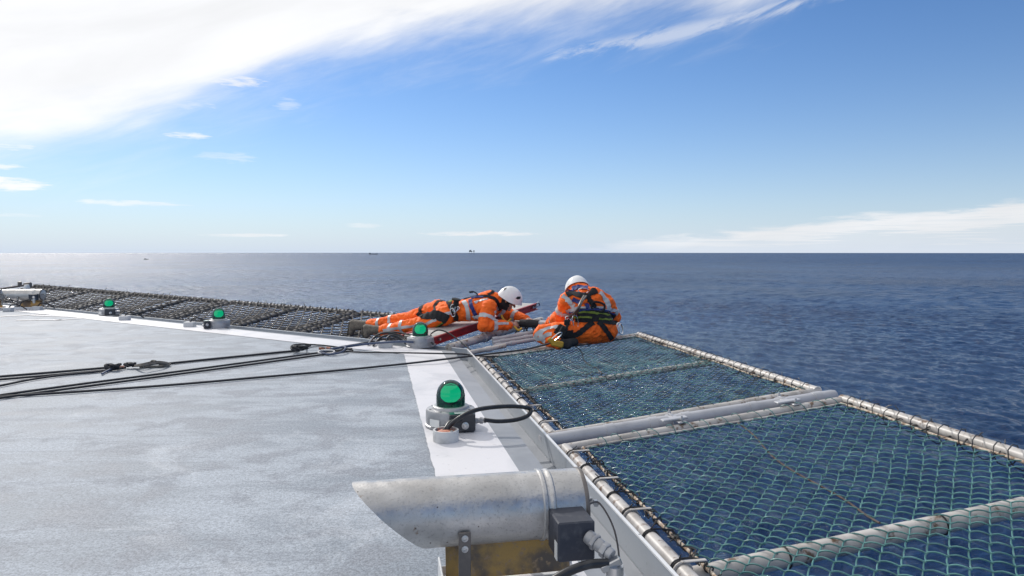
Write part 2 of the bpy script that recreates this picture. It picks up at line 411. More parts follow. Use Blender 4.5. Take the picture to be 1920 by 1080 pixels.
# ------------------------------------------------------------ octagonal deck
A = R(10.97); d1 = Vector((-math.sin(A), math.cos(A), 0)); n1 = Vector((math.cos(A), math.sin(A), 0))
Cn = Vector((-.486, 7.48, 0)); SIDE = 13.4; APO = SIDE/2/math.tan(R(22.5))
d2 = Matrix.Rotation(R(45), 3, 'Z') @ d1; n2 = Matrix.Rotation(R(45), 3, 'Z') @ n1
d3 = Matrix.Rotation(R(45), 3, 'Z') @ d2; n3 = Matrix.Rotation(R(45), 3, 'Z') @ n2
CEN = Cn-d1*SIDE/2-n1*APO
SIDES = {1: (Cn, -d1, n1), 2: (Cn, d2, n2), 3: (Cn+d2*SIDE, d3, n3)}
def E(side, t, w, z=0.0):
    o, a, n = SIDES[side]; p = o+a*t+n*w; return Vector((p.x, p.y, z))
def ring(off, z):
    r = (APO+off)/math.cos(R(22.5)); base = math.atan2((Cn-CEN).y, (Cn-CEN).x)
    return [(CEN.x+r*math.cos(base+k*math.pi/4), CEN.y+r*math.sin(base+k*math.pi/4), z) for k in range(8)]
def loft(mb, rings, mi=0):
    V = [p for r in rings for p in r]
    mb.raw(V, [(i*8+j, i*8+(j+1) % 8, (i+1)*8+(j+1) % 8, (i+1)*8+j) for i in range(len(rings)-1) for j in range(8)], mi)
mb = MB(); mb.raw(ring(-.28, 0), [tuple(range(8))]); mb.build('helideck', M['deck'], smooth=False, label='grey gritty helideck surface with scuffs and smudges', cat='deck', kind='structure')
mb = MB(); gl_ = random.Random(11); inn, outr = ring(-.68, .004), ring(-.283, .004)
for k_ in range(8):
    a0, a1, b0, b1 = [Vector(q) for q in (inn[k_], inn[(k_+1) % 8], outr[k_], outr[(k_+1) % 8])]; nn = 260; V_ = []
    for i_ in range(nn+1):
        j_ = (noise.noise(Vector((i_*.31, k_*5., 0)))*.0035+gl_.uniform(-.003, .003)) if 0 < i_ < nn else 0
        dn = (a0.lerp(a1, i_/nn)-b0.lerp(b1, i_/nn)).normalized(); V_ += [tuple(a0.lerp(a1, i_/nn)+dn*j_), tuple(b0.lerp(b1, i_/nn))]
    mb.raw(V_, [(2*i_, 2*i_+2, 2*i_+3, 2*i_+1) for i_ in range(nn)])
mb.build('painted_line', M['white_line'], smooth=False, label='white painted line running round the edge of the helideck', cat='painted line', kind='structure')
mb = MB(); loft(mb, [ring(-.28, 0), ring(-.145, -.012), ring(-.075, -.12), ring(-.002, -.12)]); mb.build('gutter', M['gutter'], smooth=False, label='grey drainage gutter between the white line and the deck rim', cat='gutter', kind='structure')
mb = MB(); loft(mb, [ring(-.001, -.12), ring(-.0005, -.004)]); mb.build('deck_rim', M['coaming'], smooth=False, label='grey steel rim plate round the helideck', cat='deck rim', kind='structure')
mb = MB(); loft(mb, [ring(-.004, -.004), ring(-.004, .003), ring(.010, .003), ring(.010, -.5), ring(-.6, -.5)]); rimlip = mb.build('rim_edge', M['lip'], smooth=False, label='pale top edge of the steel rim round the helideck', cat='deck rim', kind='structure')
mb = MB()
for s_, tt in ((1, (.0, 1.9, 3.9, 5.9)), (2, (1.5, 3.6, 5.7, 7.8))):      # weld seams of the rim
    for t in tt:
        a = E(s_, t+.1, -.0045, -.115); b_ = E(s_, t+.1, -.0045, -.006); c_ = E(s_, t+.106, -.0045, -.006); d_ = E(s_, t+.106, -.0045, -.115); mb.quad(a, b_, c_, d_)
mb.build('rim_seam', M['gutter'], smooth=False, kind='structure', label='weld seams on the inner face of the deck rim', cat='seam')
# white markings painted on the far part of the deck
mb = MB()
def stripe(mb, p, q, w, z=.006):
    p, q = Vector(p), Vector(q); s = Vector((-(q-p).y, (q-p).x, 0)).normalized()*w/2
    mb.quad((p+s).to_tuple()[:2]+(z,), (q+s).to_tuple()[:2]+(z,), (q-s).to_tuple()[:2]+(z,), (p-s).to_tuple()[:2]+(z,))
stripe(mb, on(0, 594), on(105, 588), .09); stripe(mb, on(60, 592), on(175, 595), .09); stripe(mb, on(30, 601), on(115, 600), .09); stripe(mb, on(175, 596), on(100, 601), .08)
mb.build('deck_marking', M['white_line'], smooth=False, kind='structure', label='faded white markings painted near the far left edge of the deck', cat='marking')
# girders under the deck edge
mb = MB(); loft(mb, [ring(-.6, -.5), ring(-.6, -3.2), ring(-3.5, -3.2)]); mb.build('deck_understructure', M['steel_under'], smooth=False, kind='structure', label='steel underside of the helideck', cat='deck')

# ------------------------------------------------------------ safety nets
def lerp(a, b, t): return a+(b-a)*t
def netpos(side, t, w, w0, w1, z0, zf):
    f = (w-w0)/(w1-w0); z1 = zf(t); return E(side, t, w, lerp(z0, z1, f))
def wires(mb, P3, t0, t1, w0, w1, h, r, zc, sag, sub=3, n=4, seed=1, jit=.0):
    """zigzag wires hooked into each other, laid over the panel"""
    g = np.random.default_rng(seed)
    nt_, nw = int(round((t1-t0)/h)), int(round((w1-w0)/h)); ht = (t1-t0)/nt_; hw = (w1-w0)/nw
    x = np.linspace(0, nw, nw*sub+1); tri = 1-2*np.abs((x % 2)-1)          # -1..1 triangle
    tri = np.sign(tri)*np.abs(tri)**.82
    o, a, nn = [np.array(v) for v in SIDES[P3[0]]]; _, pw0, pw1, pz0, zf = P3
    phs = g.random(8)*6.28
    for k in range(nt_):
        s = 1 if k % 2 else -1
        t = t0+(k+.5)*ht+s*tri*ht*.54; w = w0+x*hw
        t = t+g.normal(0, jit, len(x)).cumsum()*.15 if jit else t
        # gentle waviness of the whole sheet
        t = t+.006*np.sin(w*5+phs[0]+t*2)+.004*np.sin(w*13+t*7+phs[1]); w = w+.005*np.sin(t*6+phs[2])
        ft = (t-t0)/(t1-t0); fw = (w-w0)/(w1-w0)
        z = pz0+(np.array([zf(q) for q in t])-pz0)*(w-pw0)/(pw1-pw0)
        z = z-sag*np.clip(np.sin(np.pi*np.clip(ft*2 % 1.0000001, 0, 1)), 0, 1)**.7*np.sin(np.pi*np.clip(fw, 0, 1))**.7
        z = z+zc*np.sin(np.pi*x)*s+.004*np.sin(t*9+phs[3])*np.sin(w*7+phs[4])
        z = np.where(np.sin(np.pi*x)*s < 0, z-0, z)
        P = o[None, :]+a[None, :]*t[:, None]+nn[None, :]*w[:, None]; P[:, 2] = z
        mb.tube(P, r, n, cap=False)
def bar(side, t, w0, w1, z0, z1): return [E(side, t, w0, z0), E(side, t, w1, z1)]
def lacing(mb, p, q, R_, r, turns, seed=1, n=4):
    """wire wound round a tube from p to q"""
    g = random.Random(seed); p, q = Vector(p), Vector(q); ax = (q-p).normalized(); L = (q-p).length
    a = ax.cross(Vector((0, 0, 1))).normalized(); b = ax.cross(a); pts = []
    N_ = turns*9
    for i in range(N_+1):
        f = i/N_; th = f*turns*2*math.pi; rr = R_*(1+.1*math.sin(i*.9))
        pts.append(p+ax*(L*f+.012*math.sin(i*.37+seed))+(a*math.cos(th)+b*math.sin(th))*rr)
    mb.tube(pts, r, n)
def ends(mb, p, q, k, r, ln, seed):
    """loose ends of ties that stick out"""
    g = random.Random(seed); p, q = Vector(p), Vector(q)
    for i in range(k):
        c = p.lerp(q, (i+g.random())/k); d = Vector((g.uniform(-1, 1), g.uniform(-1, 1), g.uniform(.2, 1))).normalized()*ln*g.uniform(.5, 1)
        mb.tube([c, c+d*.5+Vector((0, 0, .004)), c+d], r, 4)
W0, W1, Z0, Z1 = .11, 1.91, -.08, .126
P1 = (1, W0, W1, Z0, lambda t: Z1)
def chain_panel(t0, t1, tm, label, wire_m, r, h, seed, sag, near):
    c = E(1, (t0+t1)/2, W0, Z0); th = empty('safety_net', c, label=label, cat='safety net', group='wire safety nets along the right edge of the deck')
    slope = (Z1-Z0)/(W1-W0)
    for nm, (a, b_), rr in (('inner_pipe', (E(1, t0, W0, Z0), E(1, t1, W0, Z0)), .031), ('outer_pipe', (E(1, t0-.02, W1, Z1), E(1, t1+.02, W1, Z1)), .031),
                            ('end_pipe', bar(1, t0, W0-.09, W1+.03, Z0-slope*.09, Z1), .027), ('end_pipe', bar(1, t1, W0-.09, W1+.03, Z0-slope*.09, Z1), .027),
                            ('cross_pipe', bar(1, tm, W0-.09, W1, Z0-.052, Z1-.05), .036 if near else .026)):
        mb = MB(); mb.tube([a.lerp(b_, i/8) for i in range(9)], rr, 16); mb.build(nm, M['pipe'], th)
    mb = MB(); wires(mb, P1, t0+.06, t1-.06, W0+.085, W1-.06, h, r, .0085 if near else .007, sag, 5 if near else 3, 5 if near else 4, seed, .0022)
    mb.build('wire_mesh', wire_m, th)
    # border rod threaded through the mesh
    mb = MB(); q = lambda t, w, dz=0: E(1, t, w, lerp(Z0, Z1, (w-W0)/(W1-W0))+dz+.005*math.sin(t*7+w*3))
    mb.tube([q(t, W0+.088+.004*math.sin(t*9)) for t in np.linspace(t0+.05, t1-.05, 40)], .0075, 7); mb.build('border_rod', M['rod'], th)
    mb = MB(); mb.tube([q(t, W1-.062) for t in np.linspace(t0+.05, t1-.05, 40)], .0075, 7); mb.build('border_rod', M['rod'], th)
    for te in (t0+.055, t1-.055):
        mb = MB(); mb.tube([q(te+.003*math.sin(w*11), w) for w in np.linspace(W0+.08, W1-.06, 24)], .007, 7); mb.build('border_rod', M['pipe'], th)
    # straps and cable ties on the inner pipe
    g = random.Random(seed); n = int((t1-t0)/.235); Ax = -d1
    for i in range(n):
        t = t0+.12+(t1-t0-.2)*(i+.3*g.random())/n; z = Z0
        cc = E(1, t, W0, z); mb = MB()
        ax = (SIDES[1][1]+Vector((0, 0, g.uniform(-.1, .1)))+SIDES[1][2]*g.uniform(-.12, .12)).normalized()
        mb.torus(cc, .0335, .0042, ax, 18, 5); mb.torus(cc+SIDES[1][1]*.010, .0335, .0036, ax, 16, 5)
        e = E(1, t, W0+.095, z+.012)
        mb.tube([cc+Vector((0, 0, .036)), (cc+e)/2+Vector((0, 0, .028)), e+Vector((0, 0, .012)), e+n1*.012-Vector((0, 0, .005))], .0038, 5)
        mb.tube([cc+Vector((0, 0, .034)), cc+Vector((g.uniform(-.03, .03), g.uniform(-.03, 0), .055+.02*g.random()))], .0025, 4)
        mb.build('cable_tie', M['tie'], th)
        if i % 2 == 0:
            cl = MB(); u = SIDES[1][1]; w_ = n1; t2 = t+.03
            Mx = Matrix((u, w_, Vector((0, 0, 1)))).transposed()
            cl.box(E(1, t2, W0+.042, Z0+.037), (.018, .095, .005), Mx, 0, .002); cl.torus(E(1, t2, W0, Z0), .034, .006, u, 16, 6)
            cl.build('clip', M['pipe'], th)
    mb = MB(); lacing(mb, E(1, t0+.05, W1-.03, Z1-.004), E(1, t1-.05, W1-.03, Z1-.004), .052, .0028, int((t1-t0)/.10), seed)
    ends(mb, E(1, t0+.05, W1, Z1+.03), E(1, t1-.05, W1, Z1+.03), 16, .0026, .05, seed)
    ends(mb, E(1, t0+.05, W0+.09, Z0+.01), E(1, t1-.05, W0+.09, Z0+.01), 34, .0026, .032, seed+4)
    for (wa, za, cnt) in ((W1-.055, Z1-.004, 30), (W0+.088, Z0+.012, 34)):
        for i in range(cnt):
            cc = E(1, lerp(t0+.06, t1-.06, (i+g.random())/cnt), wa, za); pts = [cc+Vector((g.uniform(-.028, .028), g.uniform(-.028, .028), g.uniform(-.012, .018))) for _ in range(6)]
            mb.tube(spline(pts, 3), .0036, 4)
    lacing(mb, E(1, t0+.06, W0+.09, Z0+.01), E(1, t1-.06, W0+.09, Z0+.01), .014, .003, int((t1-t0)/.06), seed+1)
    mb.build('lacing', M['tie'], th)
    for te in (t0+.03, t1-.03):
        mb = MB(); lacing(mb, E(1, te, W0+.12, Z0+.016), E(1, te, W1-.08, Z1-.01), .040, .0026, 15, seed+3); mb.build('mesh_tie', wire_m, th)
    if not near: mb = MB(); lacing(mb, E(1, tm, W0+.08, Z0-.03), E(1, tm, W1-.05, Z1-.03), .040, .003, 24, seed+6); mb.build('mesh_tie', wire_m, th)
    # thin line lying across the net
    mb = MB(); mb.tube([q(lerp(t0+.06, tm, f)+.03*math.sin(f*7+seed), lerp(1.15, .95, f)+.02*math.sin(f*11), -.02*math.sin(math.pi*f)-sag*.7*abs(math.sin(math.pi*f))) for f in np.linspace(0, 1, 30)], .005, 5)
    mb.build('cord', M['rust_cord'], th)
    if near:
        for f in (.27, .62, .9):
            mb = MB(); a, b_ = bar(1, tm, W0-.09, W1, Z0-.052, Z1-.05); mb.torus(a.lerp(b_, f), .038, .0035, b_-a, 20, 5); mb.build('cable_tie', M['tie'], th)
    return th
chain_panel(.14, 3.30, 1.80, 'weathered green wire safety net beyond the thick grey support tube, sagging in two bays', M['wire_far'], .0027, .040, 5, .045, False)
chain_panel(3.585, 6.95, 5.12, 'large green wire safety net nearest the camera with white tube under it', M['wire'], .0031, .046, 9, .035, True)

def support_beam(side, t, w0, w1, z0, z1, r, label, clamps):
    p, q = bar(side, t, w0, w1, z0, z1); th = empty('support_tube', p, label=label, cat='support tube', group='thick tubes carrying the safety nets')
    mb = MB(); L = (q-p).length; ax = (q-p).normalized()
    mb.lathe([(r, 0), (r, L-.03), (r*.9, L-.008), (r*.5, L)], p, 20, ax); mb.build('tube', M['pipe_grey'], th)
    for f in clamps:
        mb = MB(); c = p.lerp(q, f); mb.lathe([(r*1.0, -.03), (r*1.10, -.028), (r*1.10, .028), (r*1.0, .03)], c, 20, ax); mb.build('sleeve', M['pipe_grey'], th)
    return th, p, q
th, p, q = support_beam(1, 3.425, -.0, 1.97, -.08, .118, .041, 'thick grey tube between the two green wire safety nets', (.22, .36, .47, .70, .80, .93))
u = SIDES[1][1]; ax = (q-p).normalized()
for f in (.42, .80):
    c = p.lerp(q, f)+Vector((0, 0, .048)); Mx = Matrix((u, ax, u.cross(ax))).transposed()
    k = MB(); k.box(c+u*.075-Vector((0, 0, .012)), (.21, .05, .008), Mx, 0, .003); k.box(c+u*.12+Vector((0, 0, .002))-ax*.03, (.05, .16, .012), Mx, 0, .004)
    for dx in (-.02, .16): k.lathe([(.011, 0), (.011, .012), (.006, .012), (.006, .024)], c+u*dx, 6, (0, 0, 1))
    k.torus(c-Vector((0, 0, .048)), .047, .006, ax, 18, 6); k.build('clamp', M['pipe_grey'], th)

# rope nets along the left-hand edge
LW0, LW1, LZ0 = .12, 1.36, -.07
zl = lambda t: .115+.009*t
def rope_panel(side, t0, t1, mids, label, seed, zf=zl, cell=.088, wrap=True):
    P = (side, LW0, LW1, LZ0, zf); c = E(side, (t0+t1)/2, LW0, LZ0)
    th = empty('rope_net', c, label=label, cat='safety net', group='rope safety nets along the left edge of the deck')
    mb = MB(); wires(mb, P, t0+.03, t1-.03, LW0+.03, LW1-.03, cell, .0105, .008, .05, 3, 5, seed, .004); mb.build('rope_mesh', M['net_rope'], th)
    for nm, a, b_ in (('inner_pipe', E(side, t0, LW0, LZ0), E(side, t1, LW0, LZ0)), ('outer_pipe', E(side, t0, LW1, zf(t0)), E(side, t1, LW1, zf(t1)))):
        mb = MB(); mb.tube([a, b_], .026, 12); mb.build(nm, M['pipe_dark'], th)
        mb = MB(); lacing(mb, a, b_, .033, .0095, int((t1-t0)/.085), seed, 5); ends(mb, a, b_, 8, .006, .10, seed); mb.build('rope_lacing', M['net_rope'], th)
    for t in [t0+.02, t1-.02]+list(mids):
        a, b_ = E(side, t, LW0-.08, LZ0-.01), E(side, t, LW1, zf(t))
        mb = MB(); mb.tube([a, b_], .027, 12); mb.build('cross_pipe', M['pipe_dark'], th)
        mb = MB(); lacing(mb, a.lerp(b_, .08), b_, .034, .0095, 14, seed+int(t*10), 5); mb.build('rope_lacing', M['net_rope'], th)
rope_panel(2, 1.0, 3.02, (), 'dark rope safety net under the lying worker\'s boots', 21)
rope_panel(2, 3.16, 6.22, (4.45,), 'dark rope safety net behind the second green deck light from the left', 22)
rope_panel(2, 6.36, 9.50, (7.5,), 'dark rope safety net behind the leftmost green deck light', 23)
rope_panel(2, 9.62, 12.7, (11.2,), 'dark rope safety net behind the distant floodlight at the far left', 24)
rope_panel(2, 12.82, 13.95, (), 'short dark rope safety net at the far left corner of the deck', 25)

# ------------------------------------------------------------ deck lights
def glass_mat():
    m = bpy.data.materials.new('dark_green_glass'); m.use_nodes = True; nt = m.node_tree; nt.nodes.clear(); G = N(nt)
    tr = G.new('ShaderNodeBsdfTransparent'); tr.inputs[0].default_value = (.13, .30, .27, 1)
    gl = G.new('ShaderNodeBsdfGlossy'); gl.inputs['Roughness'].default_value = .08; gl.inputs[0].default_value = (.9, .95, 1, 1)
    df = G.new('ShaderNodeBsdfDiffuse'); df.inputs[0].default_value = (.010, .03, .035, 1)
    fr = G.new('ShaderNodeFresnel'); fr.inputs[0].default_value = 1.45
    m1 = G.new('ShaderNodeMixShader'); G.put(m1.inputs[0], .34); nt.links.new(tr.outputs[0], m1.inputs[1]); nt.links.new(df.outputs[0], m1.inputs[2])
    m2 = G.new('ShaderNodeMixShader'); nt.links.new(fr.outputs[0], m2.inputs[0]); nt.links.new(m1.outputs[0], m2.inputs[1]); nt.links.new(gl.outputs[0], m2.inputs[2])
    o = G.new('ShaderNodeOutputMaterial'); nt.links.new(m2.outputs[0], o.inputs[0]); return m
M['glass'] = glass_mat()
def lens_fn(G, b):
    b.inputs['Emission Color'].default_value = (.0, 1.0, .47, 1); b.inputs['Emission Strength'].default_value = 1.85
M['lens'] = mat('lit_green_lens', (.0, .25, .15), .5, fn=lens_fn)
M['alu'] = mat('cast_aluminium', (.42, .42, .42), .42, .35, fn=worn((.40, .40, .41), (.29, .29, .30), 10, .4, .7, .2, 160, (.2, .19, .18), 40, .64, .72))
M['darkbox'] = mat('dark_plastic_box', (.03, .034, .042), .36, fn=worn((.028, .031, .040), (.05, .053, .062), 14, .5, .7, .1, 200))
M['label_w'] = mat('white_sticker', (.72, .72, .70), .4)
M['label_g'] = mat('green_sticker', (.02, .16, .11), .4)
M['metal'] = mat('bright_bolt_steel', (.5, .5, .5), .3, .85)
M['stub'] = mat('grey_pipe_stub', (.5, .5, .49), .45, fn=worn((.56, .56, .56), (.42, .42, .42), 12, .45, .7, .2))
M['sealant'] = mat('orange_sealant', (.55, .2, .12), .6, fn=worn((.55, .22, .13), (.35, .13, .09), 60, .4, .6, .5, 150))
def deck_light(label):
    th = empty('deck_light', label=label, cat='deck light', group='round green lights along the deck edge')
    mb = MB(); mb.lathe([(.150, .0), (.160, .004), (.160, .016), (.152, .02), (.155, .04), (.155, .098), (.150, .108), (.118, .113), (.113, .124), (.108, .128), (.09, .129)], n=48)
    for k in range(8):
        a = k*math.pi/4+.2; mb.lathe([(.007, 0), (.007, .006), (.003, .0065)], (.131*math.cos(a), .131*math.sin(a), .109), 8)
    mb.build('base', M['alu'], th, world=False)
    mb = MB(); pr = [(.090, .127), (.090, .195)]+[(.088*math.cos(a), .195+.090*math.sin(a)) for a in np.linspace(.05, math.pi/2, 12)]
    mb.lathe(pr, n=40, cap=False); mb.build('dome', M['glass'], th, world=False)
    mb = MB(); mb.lathe([(.088, .129), (.05, .131), (.034, .136), (.028, .150), (.0, .150)], n=32); mb.build('lamp_holder', M['darkbox'], th, world=False)
    mb = MB(); mb.lathe([(.036, .151), (.058, .170), (.063, .182), (.063, .212), (.058, .224), (.040, .242), (.0, .2425)], n=36); mb.build('lens', M['lens'], th, world=False)
    bx = MB(); bx.box((.055, -.165, .058), (.155, .075, .105), None, 0, .006); jb = bx.build('junction_box', M['darkbox'], th, world=False)
    lb = MB(); lb.box((.058, -.165, .1125), (.10, .030, .002), None, 0); lb.build('sticker', M['label_w'], jb, world=False)
    lb = MB(); lb.box((.050, -.163, .1117), (.142, .055, .0015), None, 0); lb.build('sticker', M['label_g'], jb, world=False)
    bo = MB(); bo.lathe([(.022, 0), (.022, .010), (.012, .012), (.010, .018)], (.070, -.202, .045), 16, (0, -1, 0)); bo.build('bolt', M['metal'], jb, world=False)
    gl = MB()
    for x0, rr in ((.132, .018), (.150, .015), (.165, .020), (.186, .017)): gl.lathe([(rr, 0), (rr, .016)], (x0, -.165, .062), 8 if rr > .016 else 16, (1, 0, 0))
    gl.build('cable_gland', M['alu'], jb, world=False)
    pl = MB(); pl.box((-.107, -.112, .043), (.075, .003, .045), Matrix.Rotation(R(-44), 3, 'Z'), 0); pl.build('sticker', M['label_w'], th, world=False)
    br = MB(); br.box((-.062, -.158, .014), (.075, .035, .012), None, 0, .003); br.lathe([(.012, 0), (.012, .012)], (-.065, -.163, .02), 6); br.build('foot', M['metal'], th, world=False)
    return th
L0 = deck_light('large green deck light in the foreground with a looped black cable')
L0.scale = (.96, .96, .96); L0.location = (-.37, 4.18, .004); L0.rotation_euler = (0, 0, R(10))
def stub(name, p, r, h, label, seal=True):
    th = empty('cable_stub', p, label=label, cat='cable stub', group='short pipe stubs where cables come up through the deck')
    mb = MB(); mb.lathe([(r*1.0, 0), (r, h-.004), (r*.97, h), (r*.84, h), (r*.84, h-.016)], p, 28, cap=False); mb.build('sleeve', M['stub'], th)
    mb = MB(); mb.lathe([(r*.83, h-.015), (r*.5, h-.006), (r*.1, h-.002)], p, 20); mb.build('sealant', M['sealant'], th)
    for a in (2.6, -.9):
        b_ = MB(); b_.lathe([(.009, 0), (.009, .012)], Vector(p)+Vector((math.cos(a)*r*.78, math.sin(a)*r*.78, h-.008)), 6); b_.build('screw', M['metal'], th)
    return th
s0 = on(836, 826, .004); stub('cable_stub', (s0.x, s0.y, .004), .072, .062, 'grey pipe stub with orange sealant beside the large foreground deck light')
mb = MB(); z = L0.location
def near(px, py, Y): return at(px, py, Y)
st_top = s0+Vector((0, 0, .055))
mb.tube(spline([st_top+Vector((-.0, 0, -.02)), near(842, 800, 3.86), near(862, 783, 3.86), near(892, 769, 3.9), near(930, 763, 3.98), near(968, 762, 4.08), near(994, 767, 4.14), near(990, 779, 4.10), near(968, 787, 4.06), near(935, 790, 4.02), near(908, 787.5, 4.00)], 10), .0125, 10)
mb.build('cable', M['rubber'], None, label='black cable looping from the foreground deck light over the gutter', cat='cable')
mb = MB(); mb.tube(spline([st_top+Vector((-.02, 0, -.02)), near(836, 803, 3.86), near(845, 792, 3.9), near(866, 788, 3.92)], 8), .0125, 10)
mb.build('cable', M['rubber'], None, label='short black cable rising from the stub to the foreground deck light box', cat='cable')
def put_light(px, py, rz, label):
    c = copy_tree(L0); p = on(px, py, .0); c.location = (p.x, p.y, .004); c.rotation_euler = (0, 0, R(rz)); c['label'] = label; return c
put_light(788, 650.5, 150, 'green deck light on the corner of the white line beside the red beam')
put_light(410, 614.5, -62, 'second green deck light from the left, box on its left side')
put_light(204, 590.5, 18, 'leftmost green deck light, box on its right side')
for px, py, lb in ((723, 652, 'small grey box just left of the corner deck light'), (356, 613, 'small grey box left of the second green deck light'), (234, 600.5, 'small grey box right of the leftmost green deck light'),
                   (16, 584, 'small grey box under the far horn shaped floodlight'), (70, 581.5, 'small grey box at the right foot of the far floodlight')):
    p = on(px, py); th = empty('cable_box', p, label=lb, cat='cable box', group='small grey cable boxes at the deck edge')
    mb = MB(); mb.box(p+Vector((0, 0, .035)), (.145, .10, .07), None, 0, .008); mb.build('housing', M['stub'], th)
    mb = MB(); mb.tube(spline([p+Vector((.0, .0, .06)), p+Vector((.03, .05, .12)), p+Vector((.10, .12, .10)), p+Vector((.2, .18, .02))], 6), .011, 6); mb.build('cable_tail', M['rubber'], th)

# ------------------------------------------------------------ horn shaped floodlights
def steel_fn(G, b):
    p = objco(G)
    c = G.mix(G.ramp(G.noise(p, 7, 6, .6, .4), .35, .68), (.54, .53, .52), (.42, .41, .40))
    c = G.mix(G.mul(G.ramp(G.noise(p, 130, 4, .7), .55, .64), .42), c, (.22, .21, .205))
    c = G.mix(G.mul(G.ramp(G.noise(p, 14, 5, .65), .66, .74), .7), c, (.22, .13, .07))
    vor = G.new('ShaderNodeTexVoronoi'); G.nt.links.new(p, vor.inputs['Vector']); vor.inputs['Scale'].default_value = 26
    c = G.mix(G.mul(G.ramp(vor.outputs['Distance'], .09, .05), G.ramp(G.noise(p, 5, 2), .5, .55)), c, (.10, .08, .07))
    G.put(b.inputs['Base Color'], c); G.put(b.inputs['Roughness'], G.ramp(G.noise(p, 30, 4), .3, .7, .30, .48)); bump(G, b, G.noise(p, 120, 3, .6), .25, .003)
M['steel'] = mat('weathered_stainless', (.5, .48, .45), .4, .72, fn=steel_fn)
M['strap'] = mat('brown_steel_bracket', (.12, .11, .105), .45, .3, fn=worn((.115, .105, .10), (.17, .15, .14), 20, .4, .7, .2))
M['amber'] = mat('amber_glow_painted_steel', (.5, .3, .08), .38, .65, fn=worn((.40, .24, .08), (.13, .10, .08), 6, .42, .62, .3, 120, (.30, .20, .12), 45, .54, .66))  # amber lamp light on the plate is painted into the metal colour
M['slate'] = mat('slate_enclosure', (.045, .05, .065), .45, spec=.35, fn=worn((.040, .045, .062), (.075, .08, .095), 26, .5, .72, .12, 250, (.30, .31, .33), 90, .72, .76))
def floodlight(label):
    """built along -X: mouth at the left, closed end at x=0"""
    th = empty('floodlight', label=label, cat='floodlight', group='tube shaped floodlights on the deck edge')
    r = .102; zc = .258; L = .700; n = 48; mb = MB(); V = []; Fs = []
    def sect(f, rr):      # f 0 = closed end, 1 = slanted mouth
        out = []
        for j in range(n):
            a = 2*math.pi*j/n; y, z_ = rr*math.cos(a), rr*math.sin(a)
            cut = -L+(1-(z_+r)/(2*r))*.225-.0
            x = f*(-.10)+(0) if f <= 0 else lerp(0, cut, f)
            out.append((x, y, zc+z_))
        return out
    rows = [sect(f, r) for f in np.linspace(0, 1, 22)]+[sect(f, r-.004) for f in np.linspace(1, .35, 10)]
    V = [p for rw in rows for p in rw]; Fs = [(i*n+j, (i+1)*n+j, (i+1)*n+(j+1) % n, i*n+(j+1) % n) for i in range(len(rows)-1) for j in range(n)]
    mb.raw(V, Fs); mb.lathe([(.0, .012), (r*.8, .012), (r*.98, .004), (r, -.002)], (0, 0, zc), n, (1, 0, 0), cap=False)
    mb.build('horn', M['steel'], th, world=False)
    mb = MB(); mb.lathe([(r+.0005, 0), (r+.005, .004), (r+.005, .012), (r+.001, .017), (r+.001, .024), (r+.004, .028), (r+.004, .036), (r+.0005, .04)], (-.135, 0, zc), n, (1, 0, 0), cap=False); mb.build('band', M['steel'], th, world=False)
    mb = MB(); mb.lathe([(r+.001, 0), (r+.003, .003), (r+.003, .012), (r-.004, .013)], (-.004, 0, zc), n, (1, 0, 0), cap=True); mb.build('end_cap', M['strap'], th, world=False)
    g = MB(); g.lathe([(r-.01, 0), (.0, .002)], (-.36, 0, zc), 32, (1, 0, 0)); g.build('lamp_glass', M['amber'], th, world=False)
    # brackets
    for x, y in ((-.375, -1), (-.15, 1)):
        b_ = MB(); b_.box((x, y*(r+.004), .118), (.036, .005, .225), None, 0, .0015)
        b_.build('bracket', M['strap'], th, world=False)
    for z_ in (.214, .183):
        b_ = MB(); b_.lathe([(.010, 0), (.010, .004), (.0045, .005), (.004, .002)], (-.375, -(r+.0065), z_), 18, (0, -1, 0)); b_.build('screw', M['metal'], th, world=False)
    b_ = MB(); a = R(-38); b_.lathe([(.008, 0), (.007, .004), (.003, .005)], (-.105, -math.cos(a)*(r+.003), zc-math.sin(a)*0+.028), 14, (0, -1, 0)); b_.build('screw', M['metal'], th, world=False)
    # base tray
    t = MB(); t.box((-.21, .0, .012), (.44, .215, .008), None, 0, .002)
    for sy in (-1, 1): t.box((-.21, sy*.108, .024), (.44, .006, .034), None, 0, .002)
    t.box((-.432, 0, .040), (.006, .215, .065), None, 0, .002); t.build('base_tray', M['lip'], th, world=False)
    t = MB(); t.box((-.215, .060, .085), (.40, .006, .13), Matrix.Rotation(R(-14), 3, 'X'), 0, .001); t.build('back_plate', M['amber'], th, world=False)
    # control box with glands
    q = MB(); q.box((-.068, -(r+.055), .224), (.108, .120, .112), None, 0, .004); jb = q.build('junction_box', M['slate'], th, world=False)
    q = MB(); q.box((-.123, -(r+.090), .194), (.002, .026, .050), None, 0); q.build('sticker', M['label_w'], jb, world=False)
    q = MB(); dirn = Vector((.55, -.75, -.35)).normalized(); o = Vector((-.036, -(r+.114), .238))
    for k, (l0, l1, rr, nn) in enumerate(((0, .022, .020, 24), (.022, .034, .024, 6), (.034, .056, .019, 24), (.056, .072, .023, 6), (.072, .090, .017, 24))):
        q.lathe([(rr*.94, l0), (rr, l0+.003), (rr, l1-.003), (rr*.94, l1)], o, nn, dirn)
    q.build('cable_gland', M['alu'], jb, world=False)
    q = MB(); e = o+dirn*.10; q.box(e+Vector((-.012, 0, -.016)), (.060, .024, .022), Matrix.Rotation(R(-22), 3, 'Y'), 0, .003); q.lathe([(.02, -.03), (.024, .0), (.024, .03)], e+Vector((.0, .0, -.05)), 16, (0, 0, 1)); q.build('gland_clamp', M['metal'], jb, world=False)
